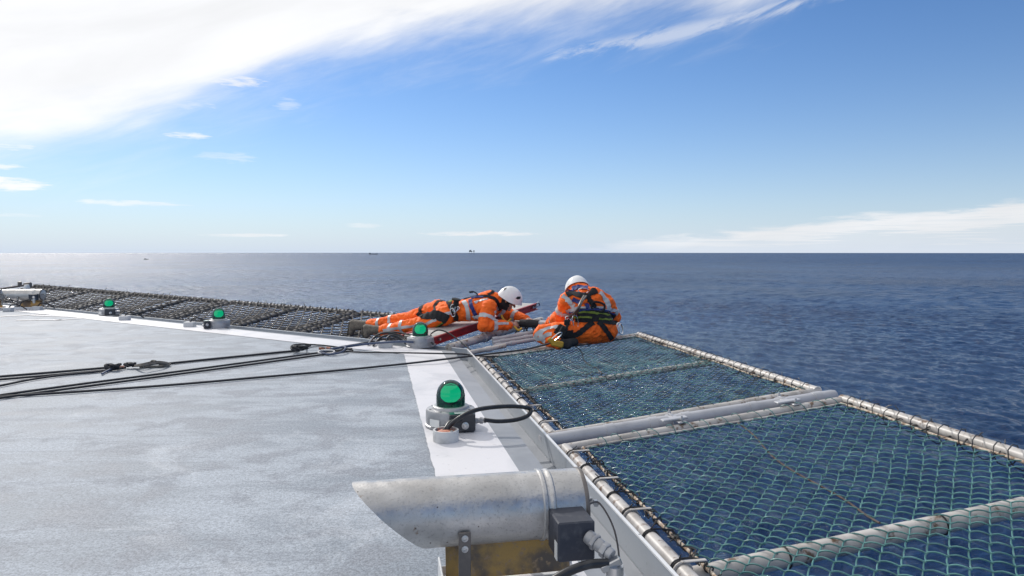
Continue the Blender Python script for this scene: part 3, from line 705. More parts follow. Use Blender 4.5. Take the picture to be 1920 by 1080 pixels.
    q = MB(); q.tube(spline([(.014, -.06, .27), (.055, -.05, .265), (.085, -.10, .20), (.075, -.17, .12), (.02, -.23, .10)], 8), .0032, 6); q.build('earth_wire', M['strap'], th, world=False)
    q = MB(); q.box((.022, -.02, .27), (.035, .012, .012), None, 0, .002); q.lathe([(.011, 0), (.011, .012)], (.022, -.03, .268), 6, (0, -1, 0)); q.lathe([(.011, 0), (.011, .012)], (.046, -.03, .262), 6, (0, -1, 0)); q.box((.012, 0, .17), (.008, .03, .2), None, 0, .001); q.build('hinge', M['metal'], th, world=False)
    q = MB(); q.tube(spline([e+Vector((-.02, 0, -.012)), e+Vector((-.08, 0, -.012)), e+Vector((-.15, -.005, -.030)), e+Vector((-.21, -.01, -.065)), e+Vector((-.25, -.01, -.13))], 8), .0125, 10); q.build('power_cable', M['rubber'], th, world=False)
    return th
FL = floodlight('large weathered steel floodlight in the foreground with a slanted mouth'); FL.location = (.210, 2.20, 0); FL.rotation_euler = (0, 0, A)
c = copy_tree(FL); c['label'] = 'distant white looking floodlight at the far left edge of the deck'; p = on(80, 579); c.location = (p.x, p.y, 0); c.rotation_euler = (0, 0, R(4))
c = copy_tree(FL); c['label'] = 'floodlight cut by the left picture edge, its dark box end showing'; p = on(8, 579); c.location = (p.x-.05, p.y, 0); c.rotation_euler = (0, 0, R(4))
# base block under the near light
for ch in ():
    pass

# ------------------------------------------------------------ rail at the far corner
p0, p1 = E(3, .2, 1.30, .42), E(3, 3.6, 1.1, .30)
th = empty('guard_pole', p0, label='thin grey pole with two clamps above the far left net corner', cat='pole')
mb = MB(); a = at(52, 534, 14.6); b_ = at(-60, 551, 14.2); mb.tube([a, b_], .022, 10); mb.build('pole', M['strap'], th)
mb = MB(); mb.tube([a, at(50, 548, 14.6)], .03, 10); mb.lathe([(.05, -.06), (.05, .06)], a, 12, (1, 0, .1)); mb.build('post', M['strap'], th)
mb = MB(); c_ = at(37, 533, 14.55); mb.lathe([(.04, -.04), (.04, .05), (.02, .06)], c_, 10); mb.build('clamp', M['strap'], th)
mb = MB(); mb.lathe([(.05, -.05), (.06, 0), (.04, .06)], at(50, 539, 14.5), 12); mb.build('lamp', M['label_w'], th)
# ------------------------------------------------------------ people
def fabric(name, c1, c2, rough=.8, bs=.5, sc=9):
    def f(G, b):
        p = objco(G); col = G.mix(G.ramp(G.noise(p, sc, 5, .6, .5), .35, .7), c1, c2)
        G.put(b.inputs['Base Color'], G.mix(G.mul(G.ramp(G.noise(p, 17, 6, .7), .56, .74), .45), col, tuple(x*.45+.02 for x in c2)))
        bump(G, b, G.add(G.noise(p, 26, 4, .55, .8), G.mul(G.noise(p, 600, 1), .05)), bs, .012)
    return mat(name, c1, rough, fn=f)
M['orange'] = fabric('orange_hi_vis_fabric', (1.0, .155, .006), (.95, .135, .006), .75, .55)
M['tape'] = fabric('reflective_tape', (.52, .53, .54), (.40, .41, .43), .42, .25)
M['strapb'] = fabric('black_webbing', (.010, .010, .012), (.018, .018, .021), .9, .2, 60)
M['blue'] = fabric('blue_webbing', (.010, .022, .13), (.016, .034, .19), .7, .2, 60)
M['yellow'] = fabric('yellow_green_webbing', (.19, .24, .03), (.13, .17, .02), .7, .2, 60)
M['gold'] = fabric('worn_yellow_webbing', (.55, .33, .03), (.36, .21, .03), .7, .3, 60)
M['boot'] = fabric('dusty_boot_leather', (.17, .145, .115), (.09, .075, .06), .75, .5, 30)
M['sole'] = fabric('dusty_sole_rubber', (.07, .062, .052), (.04, .036, .03), .8, .4, 30)
M['black_cloth'] = fabric('black_cloth', (.013, .013, .016), (.028, .028, .032), .85, .5)
def skin_fn(G, b):
    p = objco(G); G.put(b.inputs['Base Color'], G.mix(G.ramp(G.noise(p, 22, 4), .35, .65), (.50, .27, .19), (.40, .19, .135)))
M['skin'] = mat('skin', (.45, .25, .18), .5, fn=skin_fn, Subsurface_Weight=.08)
M['helmet'] = mat('white_helmet_shell', (.78, .77, .76), .25, fn=worn((.80, .79, .78), (.70, .69, .68), 12, .4, .7, .05, 80, (.55, .54, .52), 40, .68, .76))
M['vent'] = mat('black_vent', (.012, .012, .012), .6)
M['chrome'] = mat('polished_karabiner', (.75, .75, .76), .18, 1.0)

def capsule(mb, p0, p1, r0, r1, wide=None, k=1.0, n=18):
    """rounded limb piece; k widens the section along `wide`"""
    p0, p1 = Vector(p0), Vector(p1); ax = p1-p0; L = ax.length
    ax = ax/L if L > 1e-6 else Vector((0, 0, 1))
    a = Vector(wide) if wide is not None else (Vector((0, 0, 1)) if abs(ax.z) < .9 else Vector((1, 0, 0)))
    a = (a-ax*a.dot(ax)); a = a.normalized() if a.length > 1e-5 else ax.orthogonal().normalized(); b = ax.cross(a)
    rows = [(p0-ax*r0*math.sin(t), r0*math.cos(t)) for t in np.linspace(math.pi/2-.05, 0, 6)]
    rows += [(p0.lerp(p1, f), lerp(r0, r1, f)) for f in (.25, .5, .75)]
    rows += [(p1+ax*r1*math.sin(t), r1*math.cos(t)) for t in np.linspace(0, math.pi/2-.05, 6)]
    V = [c+a*math.cos(th)*r*k+b*math.sin(th)*r for c, r in rows for th in np.linspace(0, 2*math.pi, n, endpoint=False)]
    Fs = [(i*n+j, i*n+(j+1) % n, (i+1)*n+(j+1) % n, (i+1)*n+j) for i in range(len(rows)-1) for j in range(n)]
    Fs += [tuple(range(n))[::-1], tuple(range((len(rows)-1)*n, len(rows)*n))]
    mb.raw([tuple(v) for v in V], Fs)
def fuse(mb, voxel, smooth=3, fold=0.0, seed=0, keep=None):
    """one continuous surface grown round all the pieces"""
    V = np.concatenate(mb.v); me = bpy.data.meshes.new('tmp'); me.from_pydata(V.tolist(), [], mb.f); me.update()
    o = bpy.data.objects.new('tmp', me); COL.objects.link(o)
    md = o.modifiers.new('r', 'REMESH'); md.mode = 'VOXEL'; md.voxel_size = voxel
    dg = bpy.context.evaluated_depsgraph_get(); m2 = bpy.data.meshes.new_from_object(o.evaluated_get(dg))
    bpy.data.objects.remove(o); bpy.data.meshes.remove(me)
    n = len(m2.vertices); co = np.empty(n*3); m2.vertices.foreach_get('co', co); co = co.reshape(-1, 3)
    ed = np.empty(len(m2.edges)*2, int); m2.edges.foreach_get('vertices', ed); ed = ed.reshape(-1, 2)
    cnt = np.bincount(ed.ravel(), minlength=n)[:, None].clip(1)
    for _ in range(smooth):
        acc = np.zeros_like(co)
        for c in range(3): acc[:, c] = np.bincount(ed[:, 0], co[ed[:, 1], c], n)+np.bincount(ed[:, 1], co[ed[:, 0], c], n)
        co = co*.35+.65*acc/cnt
    m2.vertices.foreach_set('co', co.ravel()); m2.update()
    if fold:
        nr = np.empty(n*3); m2.vertices.foreach_get('normal', nr); nr = nr.reshape(-1, 3); d = np.empty(n)
        for i in range(n):
            p = Vector(co[i])*7.5; q = noise.noise_vector(p*.6+Vector((seed, 3, 7)))*1.3
            a = 1-abs(noise.noise(Vector((p.x*1.0, p.y*1.0, p.z*2.0))+q))*2.6
            b = 1-abs(noise.noise(Vector((p.x*3.2, p.y*2.8, p.z*1.6))+q*1.5+Vector((9, 1, seed))))*2.4
            d[i] = fold*(max(a, -.6)*.9+max(b, -.6)*.55-.35)
        co = co+nr*d[:, None]; m2.vertices.foreach_set('co', co.ravel()); m2.update()
    return m2
def link(name, me, m, parent, **k):
    me.transform(Matrix.Translation(-Vector(parent.location)) if parent else Matrix()); me.materials.clear()
    for mm in (m if isinstance(m, list) else [m]): me.materials.append(mm)
    me.polygons.foreach_set('use_smooth', [True]*len(me.polygons)); me.update(); me.name = name
    o = bpy.data.objects.new(name, me); COL.objects.link(o)
    if parent is not None: o.parent = parent
    return tag(o, **k)
def tree_of(me): return BVHTree.FromPolygons([v.co.copy() for v in me.vertices], [tuple(p.vertices) for p in me.polygons])
EYE = Vector((0, 0, CH))
def hit(tr, px, py):
    d = at(px, py, 1.0)-EYE; h = tr.ray_cast(EYE, d.normalized())
    return h if h[0] is not None else None
def ribbon(mb, tr, pts, w, th=.004, off=.002, mi=0, closed=False, conform=True):
    """flat band following a surface; pts = (point, normal)"""
    P = [Vector(p[0]) for p in pts]; Nn = [Vector(p[1]) for p in pts]; m = len(P); rows = []
    for i in range(m):
        t = (P[(i+1) % m]-P[i-1]) if closed else (P[min(i+1, m-1)]-P[max(i-1, 0)])
        s = t.cross(Nn[i]).normalized(); row = []
        for f in (-.5, 0, .5):
            q = P[i]+s*w*f; nn = Nn[i]
            if conform:
                h = tr.find_nearest(q, .06)
                if h[0] is not None and (h[0]-q).length < .05: q = h[0]; nn = (h[1]+Nn[i]*1.0).normalized()
            row.append((q+nn*off, q+nn*(off+th)))
        rows.append([row[0][0], row[0][1], row[1][1], row[2][1], row[2][0], row[1][0]])
    V = [v for r in rows for v in r]; Fs = []
    for i in range(m if closed else m-1):
        a, b = i*6, ((i+1) % m)*6
        Fs += [(a+j, a+(j+1) % 6, b+(j+1) % 6, b+j) for j in range(6)]
    if not closed: Fs += [tuple(range(6)), tuple(range((m-1)*6, m*6))[::-1]]
    mb.raw([tuple(v) for v in V], Fs, mi)
def px_band(mb, tr, path, w, th=.004, off=.002, conform=True):
    pts = []
    for x, y in spline([(a, b) for a, b in path], 8):
        h = hit(tr, x, y)
        if h: pts.append((h[0], h[1]))
    if len(pts) > 2:
        P = np.array([p[0] for p in pts]); Q = P.copy()
        for _ in range(3): Q[1:-1] = (Q[:-2]+Q[1:-1]*2+Q[2:])/4
        pts = [(Vector(q), p[1]) for q, p in zip(Q, pts)]
        ribbon(mb, tr, pts, w, th, off, conform=conform)
def ring_band(mb, tr, p0, p1, f, R_, w, tilt=0.0, th=.003, off=.0015):
    p0, p1 = Vector(p0), Vector(p1); ax = (p1-p0).normalized(); c = p0.lerp(p1, f)
    a = ax.orthogonal().normalized(); b = ax.cross(a); pts = []
    for t in np.linspace(0, 2*math.pi, 36, endpoint=False):
        d = a*math.cos(t)+b*math.sin(t); o = c+d*R_+ax*tilt*math.cos(t)
        h = tr.ray_cast(o, -d, R_)
        if h[0] is not None: pts.append((h[0], h[1]))
    if len(pts) > 12: ribbon(mb, tr, pts, w, th, off, closed=len(pts) > 30)
def hand(mb, wrist, tip, palm_n, side, curl=.9, s=1.0):
    """palm, four fingers and a thumb; palm_n = the way the palm faces; side = towards the thumb"""
    w, t = Vector(wrist), Vector(tip); ax = (t-w).normalized(); pn = Vector(palm_n); pn = (pn-ax*pn.dot(ax)).normalized(); sd = Vector(side); sd = (sd-ax*sd.dot(ax)-pn*sd.dot(pn)).normalized()
    pe = w+ax*.085*s
    capsule(mb, w, w+ax*.03*s, .026*s, .028*s, sd, 1.2)
    capsule(mb, w+ax*.02*s, pe-ax*.012*s, .018*s, .016*s, sd, 2.3)
    for i, (l, o) in enumerate(((.040, .030), (.046, .010), (.043, -.010), (.034, -.029))):
        b = pe+sd*o*s-ax*.004*s; a1 = curl*(.55+.06*i); d1_ = (ax*math.cos(a1)+pn*math.sin(a1)+sd*o*1.5); k1 = b+d1_*l*s
        a2 = a1+curl*.9; d2_ = ax*math.cos(a2)+pn*math.sin(a2); k2 = k1+d2_*l*.62*s; a3 = a2+curl*.6; d3_ = ax*math.cos(a3)+pn*math.sin(a3); k3 = k2+d3_*l*.45*s
        capsule(mb, b, k1, .0098*s, .0090*s, n=10); capsule(mb, k1, k2, .0090*s, .0083*s, n=10); capsule(mb, k2, k3, .0083*s, .0072*s, n=10)
    b = w+ax*.028*s+sd*.028*s; k1 = b+(ax*.6+sd*.65+pn*.35).normalized()*.038*s; k2 = k1+(ax*.75+sd*.1+pn*.65).normalized()*.034*s
    capsule(mb, b, k1, .0135*s, .0110*s, n=10); capsule(mb, k1, k2, .0110*s, .0090*s, n=10)
def head(mb, c, f, u, s=1.0):
    """skull, jaw, nose, brow, ears; f = facing, u = up"""
    f, u = Vector(f).normalized(), Vector(u); u = (u-f*u.dot(f)).normalized(); r = f.cross(u); c = Vector(c); g = lambda a, b, d: c+f*a*s+r*b*s+u*d*s
    capsule(mb, g(-.022, 0, .025), g(.020, 0, .025), .082*s, .076*s, r, .94)
    capsule(mb, g(.030, 0, -.035), g(.045, 0, -.072), .055*s, .034*s, r, 1.0)
    capsule(mb, g(.082, 0, .005), g(.104, 0, -.028), .010*s, .0145*s, r, 1.0)      # nose
    for sg in (-1, 1):
        capsule(mb, g(.074, sg*.012, .022), g(.066, sg*.045, .020), .012*s, .010*s)         # brow
        capsule(mb, g(.060, sg*.045, -.018), g(.050, sg*.052, -.03), .020*s, .018*s)        # cheek
        capsule(mb, g(-.008, sg*.080, .010), g(-.002, sg*.078, -.028), .014*s, .010*s, f, 1.3)  # ear
        capsule(mb, g(.070, sg*.030, .003), g(.070, sg*.033, .003), .011*s, .011*s)         # eyelids
    capsule(mb, g(.082, -.018, -.055), g(.082, .018, -.055), .0075*s, .0075*s); capsule(mb, g(.079, -.016, -.067), g(.079, .016, -.067), .008*s, .008*s)
    capsule(mb, g(.074, 0, -.092), g(.070, 0, -.094), .016*s, .016*s)
    return f, u, r
def helmet(parent, c, f, u, rf, rs, ru, vents, label=None):
    f, u = Vector(f).normalized(), Vector(u); u = (u-f*u.dot(f)).normalized(); r = f.cross(u); c = Vector(c); mb = MB(); n = 48; m = 18; rows = []
    for inner in (0, 1):
        for i in (range(m+1) if not inner else range(m, -1, -1)):
            ph = math.pi/2*(1-i/m)
            for j in range(n):
                a = 2*math.pi*j/n
                dip = -.026*math.sin(a*1.0)**2*1.0-.030*max(0, -math.cos(a))**2+.012*max(0, math.cos(a))**2
                low = dip*(i/m)**3
                flare = 1+.045*max(0, (i/m)-.86)/.14+(0.03*math.cos(a)**3*(i/m)**4)
                ridge = 1+.018*math.exp(-((a-math.pi/2+math.pi) % math.pi-math.pi/2)**2*0)*0
                k = 1-.035*inner
                x = rf*math.cos(ph)*math.cos(a)*flare*k; y = rs*math.cos(ph)*math.sin(a)*flare*k; z = ru*math.sin(ph)*k+low
                if not inner: z += .005*math.exp(-(y/.03)**2)*math.sin(ph)      # crown ridge
                rows.append(c+f*x+r*y+u*z)
    tot = 2*(m+1); Fs = [(i*n+j, i*n+(j+1) % n, (i+1)*n+(j+1) % n, (i+1)*n+j) for i in range(tot-1) for j in range(n)]
    mb.raw([tuple(v) for v in rows], Fs)
    o = mb.build('helmet', M['helmet'], parent)
    me = o.data; tr = BVHTree.FromPolygons([v.co+Vector(parent.location) for v in me.vertices], [tuple(p.vertices) for p in me.polygons])
    for poly in vents:
        P = [hit(tr, *q) for q in poly]; P = [h for h in P if h]
        if len(P) >= 3:
            vb = MB(); nn = sum((h[1] for h in P), Vector()).normalized(); V = [h[0]+nn*.0005 for h in P]+[h[0]+nn*.0035 for h in P]; k = len(P)
            vb.raw([tuple(v) for v in V], [tuple(range(k, 2*k))]+[(i, (i+1) % k, (i+1) % k+k, i+k) for i in range(k)]); vb.build('vent', M['vent'], o, smooth=False, world=False)
            vo = o.children[-1]; vo.data.transform(Matrix.Translation(-Vector(parent.location)))
    return o
def cuff(mb, p0, p1, r, ln): capsule(mb, p0, p1, r, r)
def dring(mb, c, R_, r, ax, stretch=1.0): mb.torus(c, R_, r, ax, 18, 6)
def karabiner(mb, c, a, b, l, w, r):
    a, b = Vector(a).normalized(), Vector(b); b = (b-a*b.dot(a)).normalized(); pts = []
    for t in np.linspace(0, 2*math.pi, 20, endpoint=False): pts.append(Vector(c)+a*l/2*math.copysign(abs(math.cos(t))**.75, math.cos(t))+b*w/2*math.copysign(abs(math.sin(t))**.75, math.sin(t)))
    mb.tube(pts, r, 6, closed=True)

# ---- the worker lying on the board
def lying():
    base = at(850, 612, 8.4); root = None
    J = dict(pel=at(834, 586, 8.45), wai=at(862, 583, 8.42), che=at(892, 578, 8.38), nshl=at(916, 577, 8.22), fshl=at(915, 566, 8.62), nek=at(930, 562, 8.42),
             hed=at(953, 562, 8.42), nhip=at(836, 592, 8.33), fhip=at(822, 579, 8.58), nkne=at(786, 608, 8.45), fkne=at(768, 597, 8.80), nank=at(716, 620, 8.66), fank=at(692, 610, 9.05),
             nelb=at(908, 610, 8.12), felb=at(955, 590, 8.80), nwri=at(955, 610.5, 8.26), fwri=at(987, 600, 8.62), nhan=at(973, 607, 8.32), fhan=at(1003, 601, 8.55))
    back = Vector((0, -.1, 1)); dp = Vector((0, 1, .1))
    f = Vector((.84, -.12, -.54)); u = Vector((.52, -.05, .85))
    # body: one skin from head to feet
    b = MB()
    head(b, J['hed'], f, u, 1.05)
    capsule(b, J['nek']-Vector((.05, 0, .02)), J['hed']+Vector((-.03, 0, -.03)), .062, .058)
    capsule(b, J['pel'], J['wai'], .105, .10, dp, 1.25); capsule(b, J['wai'], J['che'], .10, .12, dp, 1.3); capsule(b, J['che'], J['nek'], .11, .07, dp, 1.2)
    for s in 'nf':
        capsule(b, J['che'], J[s+'shl'], .09, .055); capsule(b, J[s+'shl'], J[s+'elb'], .052, .042); capsule(b, J[s+'elb'], J[s+'wri'], .041, .028)
        capsule(b, J[s+'hip'], J[s+'kne'], .078, .056); capsule(b, J[s+'kne'], J[s+'ank'], .053, .038); capsule(b, J['pel'], J[s+'hip'], .10, .085)
        capsule(b, J[s+'ank'], J[s+'ank']+Vector((-.09, 0, -.03)), .036, .034)
    hand(b, J['nwri'], J['nhan'], (.2, .8, -.5), (.3, .2, .9), 1.0, 1.12)
    hand(b, J['fwri'], J['fhan'], (.1, -.5, -.8), (.3, -.6, .3), .9, 1.15)
    me = fuse(b, .0065, 1)
    body = link('person', me, M['skin'], None); body.data.transform(Matrix.Translation(-base)); body.location = base
    tag(body, 'worker lying face down in orange hi-vis coveralls and white helmet, reaching forward with both hands', 'person', 'two workers in orange coveralls on the net frame')
    # coverall
    c = MB()
    capsule(c, J['pel'], J['wai'], .128, .118, dp, 1.22); capsule(c, J['wai'], J['che'], .118, .150, dp, 1.22); capsule(c, J['che'], at(917, 568, 8.42), .140, .105, dp, 1.35)
    capsule(c, J['nek'], J['nek']+Vector((.03, 0, .0)), .088, .082)
    capsule(c, at(905, 560, 8.42), at(920, 553, 8.44), .07, .055, dp, 1.5)        # bunched hood behind the neck
    for s in 'nf':
        capsule(c, J['che'], J[s+'shl'], .12, .092); capsule(c, J[s+'shl'], J[s+'elb'], .096, .078); capsule(c, J[s+'elb'], J[s+'wri'].lerp(J[s+'elb'], .04), .080, .054)
        capsule(c, J[s+'hip'], J[s+'kne'], .112, .086); capsule(c, J[s+'kne'], J[s+'ank'].lerp(J[s+'kne'], .05), .084, .070); capsule(c, J['pel'], J[s+'hip'], .12, .105)
    cm = fuse(c, .011, 4, .012, 2); tr = tree_of(cm)
    cov = link('coverall', cm, M['orange'], body)
    def P(a, b_): return (680+a*.17708, 520+b_*.17708)
    t = MB()     # reflective tape
    for s in 'nf':
        ring_band(t, tr, J[s+'kne'], J[s+'ank'], .42, .16, .042); ring_band(t, tr, J[s+'kne'], J[s+'ank'], .72, .15, .042)
        ring_band(t, tr, J[s+'shl'], J[s+'elb'], .58, .17, .050); ring_band(t, tr, J[s+'elb'], J[s+'wri'], .38, .15, .050)
    px_band(t, tr, [P(1065, 250), P(1100, 300), P(1118, 380), P(1120, 450)], .055)
    px_band(t, tr, [P(1180, 262), P(1260, 240), P(1330, 232)], .05)
    px_band(t, tr, [P(1435, 300), P(1425, 340), P(1400, 380)], .045)
    px_band(t, tr, [P(215, 562), P(330, 545), P(500, 520), P(640, 505), P(720, 470), P(780, 445)], .035)
    px_band(t, tr, [P(830, 400), P(880, 388), P(930, 375)], .04)
    px_band(t, tr, [P(1420, 492), P(1490, 488), P(1545, 488)], .03)
    t.build('reflective_tape', M['tape'], body)
    h = MB()
    px_band(h, tr, [P(640, 400), P(700, 395), P(780, 400), P(850, 425), P(900, 450)], .115, .008, .004)
    px_band(h, tr, [P(740, 400), P(760, 350), P(765, 300), P(790, 265)], .05, .006)
    px_band(h, tr, [P(780, 262), P(850, 250), P(900, 243)], .05, .006)
    px_band(h, tr, [P(905, 240), P(935, 320), P(975, 400), P(985, 450)], .07, .010, .004)
    px_band(h, tr, [P(590, 370), P(610, 392), P(640, 402)], .09, .008)
    px_band(h, tr, [P(1010, 255), P(1080, 222), P(1160, 205), P(1240, 200)], .035, .008, .004)
    px_band(h, tr, [P(1240, 200), P(1330, 205), P(1400, 230), P(1440, 290), P(1455, 350)], .042, .006, .003)
    px_band(h, tr, [P(1330, 190), P(1380, 150), P(1360, 120)], .04, .006, .003)
    ring_band(h, tr, J['fhip'], J['fkne'], .45, .2, .06)
    px_band(h, tr, [P(880, 455), P(830, 500), P(760, 545)], .03, .006)
    h.build('harness', M['strapb'], body)
    bl = MB(); px_band(bl, tr, [P(1140, 235), P(1150, 300), P(1180, 370), P(1215, 430)], .045, .006, .006); px_band(bl, tr, [P(1150, 225), P(1210, 212), P(1280, 214)], .03, .006, .008); bl.build('shoulder_strap', M['blue'], body)
    y = MB(); px_band(y, tr, [P(925, 262), P(945, 262)], .05, .008, .012); px_band(y, tr, [P(990, 246), P(1015, 256)], .04, .008, .012); px_band(y, tr, [P(742, 545), P(800, 505), P(850, 478)], .014, .004, .008); y.build('belt_patch', M['yellow'], body)
    for (x, yy, a, l) in ((950, 350, 80, .12), (985, 345, 60, .09), (940, 385, 100, .10), (1000, 330, 30, .08)):
        hh = hit(tr, *P(x, yy))
        if hh: k = MB(); karabiner(k, hh[0]+hh[1]*.035, (math.cos(R(a)), 0, math.sin(R(a))), (math.sin(R(a)), -.3, -math.cos(R(a))), l, l*.5, .0045); k.build('karabiner', M['chrome'], body)
    k = MB(); hh = hit(tr, *P(985, 310))
    if hh: k.lathe([(.03, -.05), (.036, -.045), (.036, .03), (.03, .05)], hh[0]+hh[1]*.03, 14, (.2, -.2, 1)); k.lathe([(.034, 0), (.05, .01), (.05, .025), (.03, .03)], hh[0]+hh[1]*.03+Vector((0, 0, .05)), 16, (.2, -.2, 1))
    k.build('belt_device', M['strapb'], body)
    k = MB(); a = at(*P(1225, 195), 8.38); k.tube(spline([a, at(*P(1200, 165), 8.36), at(*P(1160, 150), 8.35), at(*P(1140, 165), 8.35)], 6), .007, 6); k.box(at(*P(1150, 155), 8.35), (.05, .02, .02), None, 0, .004); k.build('strap_end', M['strapb'], body)
    # hood over the ears, leaving the face free
    q = MB(); fn, un = f.normalized(), (u-f.normalized()*u.dot(f.normalized())).normalized()
    capsule(q, J['hed']-fn*.025+un*.02, J['hed']+fn*.028+un*.02, .100, .092); capsule(q, J['hed']+fn*.012-un*.05, J['nek']+Vector((.04, 0, -.02)), .080, .078)
    qm = fuse(q, .009, 2, .004, 5)
    import bmesh
    bm = bmesh.new(); bm.from_mesh(qm); r_ = fn.cross(un)
    dead = [v for v in bm.verts if (v.co-J['hed']).dot(fn) > .060 and abs((v.co-J['hed']).dot(r_)) < .066]
    bmesh.ops.delete(bm, geom=dead, context='VERTS'); bm.to_mesh(qm); bm.free()
    link('balaclava', qm, M['black_cloth'], body)
    hc = J['hed']+un*.018+fn*.006
    helmet(body, hc, f, u, .158, .125, .150, [[P(1618, 222), P(1640, 203), P(1672, 204), P(1668, 228), P(1640, 235)], [P(1490, 140), P(1500, 118), P(1528, 110), P(1512, 132)]])
    ch = MB(); s = fn.cross(un)
    ch.tube(spline([hc+s*.118+un*-.02, J['hed']+s*.09-un*.05+fn*.02, J['hed']+fn*.05-un*.125, J['hed']-s*.09-un*.05+fn*.02, hc-s*.118-un*.02], 8), .006, 6); ch.build('chin_strap', M['strapb'], body)
    # boots, toes down
    for s, hl, tt in (('n', at(687, 616, 8.70), at(684, 629, 8.66)), ('f', at(662, 607, 9.10), at(655, 625, 9.06))):
        bt = MB(); an = J[s+'ank']+Vector((-.02, 0, 0)); capsule(bt, an, hl, .058, .052); capsule(bt, hl, tt+Vector((.02, 0, 0)), .056, .040, Vector((0, 1, 0)), 1.0); capsule(bt, an, hl.lerp(tt, .4), .055, .050)
        bm_ = fuse(bt, .010, 3, .003, 1); bo = link('boot', bm_, M['boot'], body)
        so_ = MB(); capsule(so_, hl+Vector((-.045, 0, .01)), tt+Vector((-.018, 0, -.01)), .014, .012, Vector((0, 1, 0)), 3.0)
        sob = so_.build('sole', M['sole'], bo, world=False); sob.data.transform(Matrix.Translation(-base))
    return body, J
W1_, JL = lying()

# ---- the worker sitting on the net frame, seen from behind
def sitting():
    base = at(1110, 640, 7.5)
    J = dict(pel=at(1113, 617, 7.46), wai=at(1110, 590, 7.45), che=at(1101, 566, 7.50), lshl=at(1066, 563, 7.50), rshl=at(1134, 567, 7.52), nek=at(1092, 549, 7.62), hed=at(1082, 543, 7.72),
             lelb=at(1053, 594, 7.62), relb=at(1149, 594, 7.66), lwri=at(1030, 606, 7.98), rwri=at(1085, 606, 8.0), lhan=at(1020, 607, 8.08), rhan=at(1068, 607, 8.08),
             lhip=at(1090, 621, 7.42), rhip=at(1135, 620, 7.50), lkne=at(1018, 626, 7.36), rkne=at(1142, 616, 7.86), lank=at(1046, 643, 7.24), rank=at(1085, 622, 7.86))
    f = Vector((-.30, .72, -.60)); u = Vector((-.12, .55, .82)); dx = Vector((1, 0, 0))
    b = MB(); head(b, J['hed'], f, u, 1.05)
    capsule(b, J['nek'], J['hed']-Vector((0, 0, .03)), .062, .058)
    capsule(b, J['pel'], J['wai'], .115, .105, dx, 1.3); capsule(b, J['wai'], J['che'], .105, .12, dx, 1.35); capsule(b, J['che'], J['nek'], .11, .07, dx, 1.3)
    for s in 'lr':
        capsule(b, J['che'], J[s+'shl'], .09, .055); capsule(b, J[s+'shl'], J[s+'elb'], .052, .042); capsule(b, J[s+'elb'], J[s+'wri'], .041, .028)
        capsule(b, J[s+'hip'], J[s+'kne'], .078, .056); capsule(b, J[s+'kne'], J[s+'ank'], .053, .038); capsule(b, J['pel'], J[s+'hip'], .10, .085)
    capsule(b, J['lank'], J['lank']+Vector((.12, 0, -.01)), .036, .034); capsule(b, J['rank'], J['rank']+Vector((-.10, .03, -.02)), .036, .034)
    hand(b, J['lwri'], J['lhan'], (0, -.1, -1), (.8, .4, 0), .9, 1.1); hand(b, J['rwri'], J['rhan'], (0, -.1, -1), (-.6, .6, 0), .9, 1.1)
    body = link('person', fuse(b, .0065, 1), M['skin'], None); body.data.transform(Matrix.Translation(-base)); body.location = base
    tag(body, 'worker sitting with back to the camera in orange hi-vis coveralls, white helmet and black harness', 'person', 'two workers in orange coveralls on the net frame')
    c = MB()
    capsule(c, J['pel'], J['wai'], .150, .125, dx, 1.42); capsule(c, J['wai'], J['che'], .130, .150, dx, 1.45); capsule(c, J['che'], at(1097, 557, 7.56), .14, .10, dx, 1.35)
    capsule(c, J['nek'], J['nek']+Vector((-.02, .03, .03)), .095, .092)
    for s in 'lr':
        capsule(c, J['che'], J[s+'shl'], .12, .092); capsule(c, J[s+'shl'], J[s+'elb'], .094, .084); capsule(c, J[s+'elb'], J[s+'wri'].lerp(J[s+'elb'], .05), .086, .055)
        capsule(c, J[s+'hip'], J[s+'kne'], .120, .100); capsule(c, J[s+'kne'], J[s+'ank'].lerp(J[s+'kne'], .1), .092, .078); capsule(c, J['pel'], J[s+'hip'], .14, .125)
    cm = fuse(c, .011, 4, .013, 8); tr = tree_of(cm); link('coverall', cm, M['orange'], body)
    def P(a, b_): return (960+a*.148148, 510+b_*.148148)
    t = MB()
    px_band(t, tr, [P(640, 300), P(700, 350), P(740, 400), P(790, 440)], .062)
    px_band(t, tr, [P(1110, 250), P(1160, 310), P(1200, 380), P(1225, 450), P(1240, 500)], .062)
    px_band(t, tr, [P(690, 505), P(780, 480), P(900, 470), P(1100, 465), P(1280, 490), P(1320, 500)], .055)
    ring_band(t, tr, J['lshl'], J['lelb'], .62, .17, .055); ring_band(t, tr, J['rshl'], J['relb'], .62, .17, .055)
    ring_band(t, tr, J['lelb'], J['lwri'], .5, .16, .05)
    px_band(t, tr, [P(590, 690), P(500, 705), P(420, 730), P(330, 775), P(290, 840), P(300, 900)], .045)
    px_band(t, tr, [P(500, 785), P(430, 800), P(370, 840), P(300, 850)], .045); px_band(t, tr, [P(400, 735), P(360, 800), P(400, 870), P(420, 890)], .045)
    px_band(t, tr, [P(250, 800), P(265, 860), P(300, 910)], .035)
    t.build('reflective_tape', M['tape'], body)
    h = MB()
    px_band(h, tr, [P(800, 610), P(950, 600), P(1060, 590), P(1180, 620), P(1320, 650)], .060, .008, .003)
    px_band(h, tr, [P(830, 520), P(950, 515), P(1080, 530), P(1200, 550), P(1290, 575)], .095, .010, .002)
    px_band(h, tr, [P(1030, 630), P(940, 700), P(850, 770), P(760, 810), P(650, 830), P(590, 790)], .058, .008, .003)
    px_band(h, tr, [P(1090, 630), P(1150, 690), P(1210, 770), P(1260, 850)], .055, .008, .003)
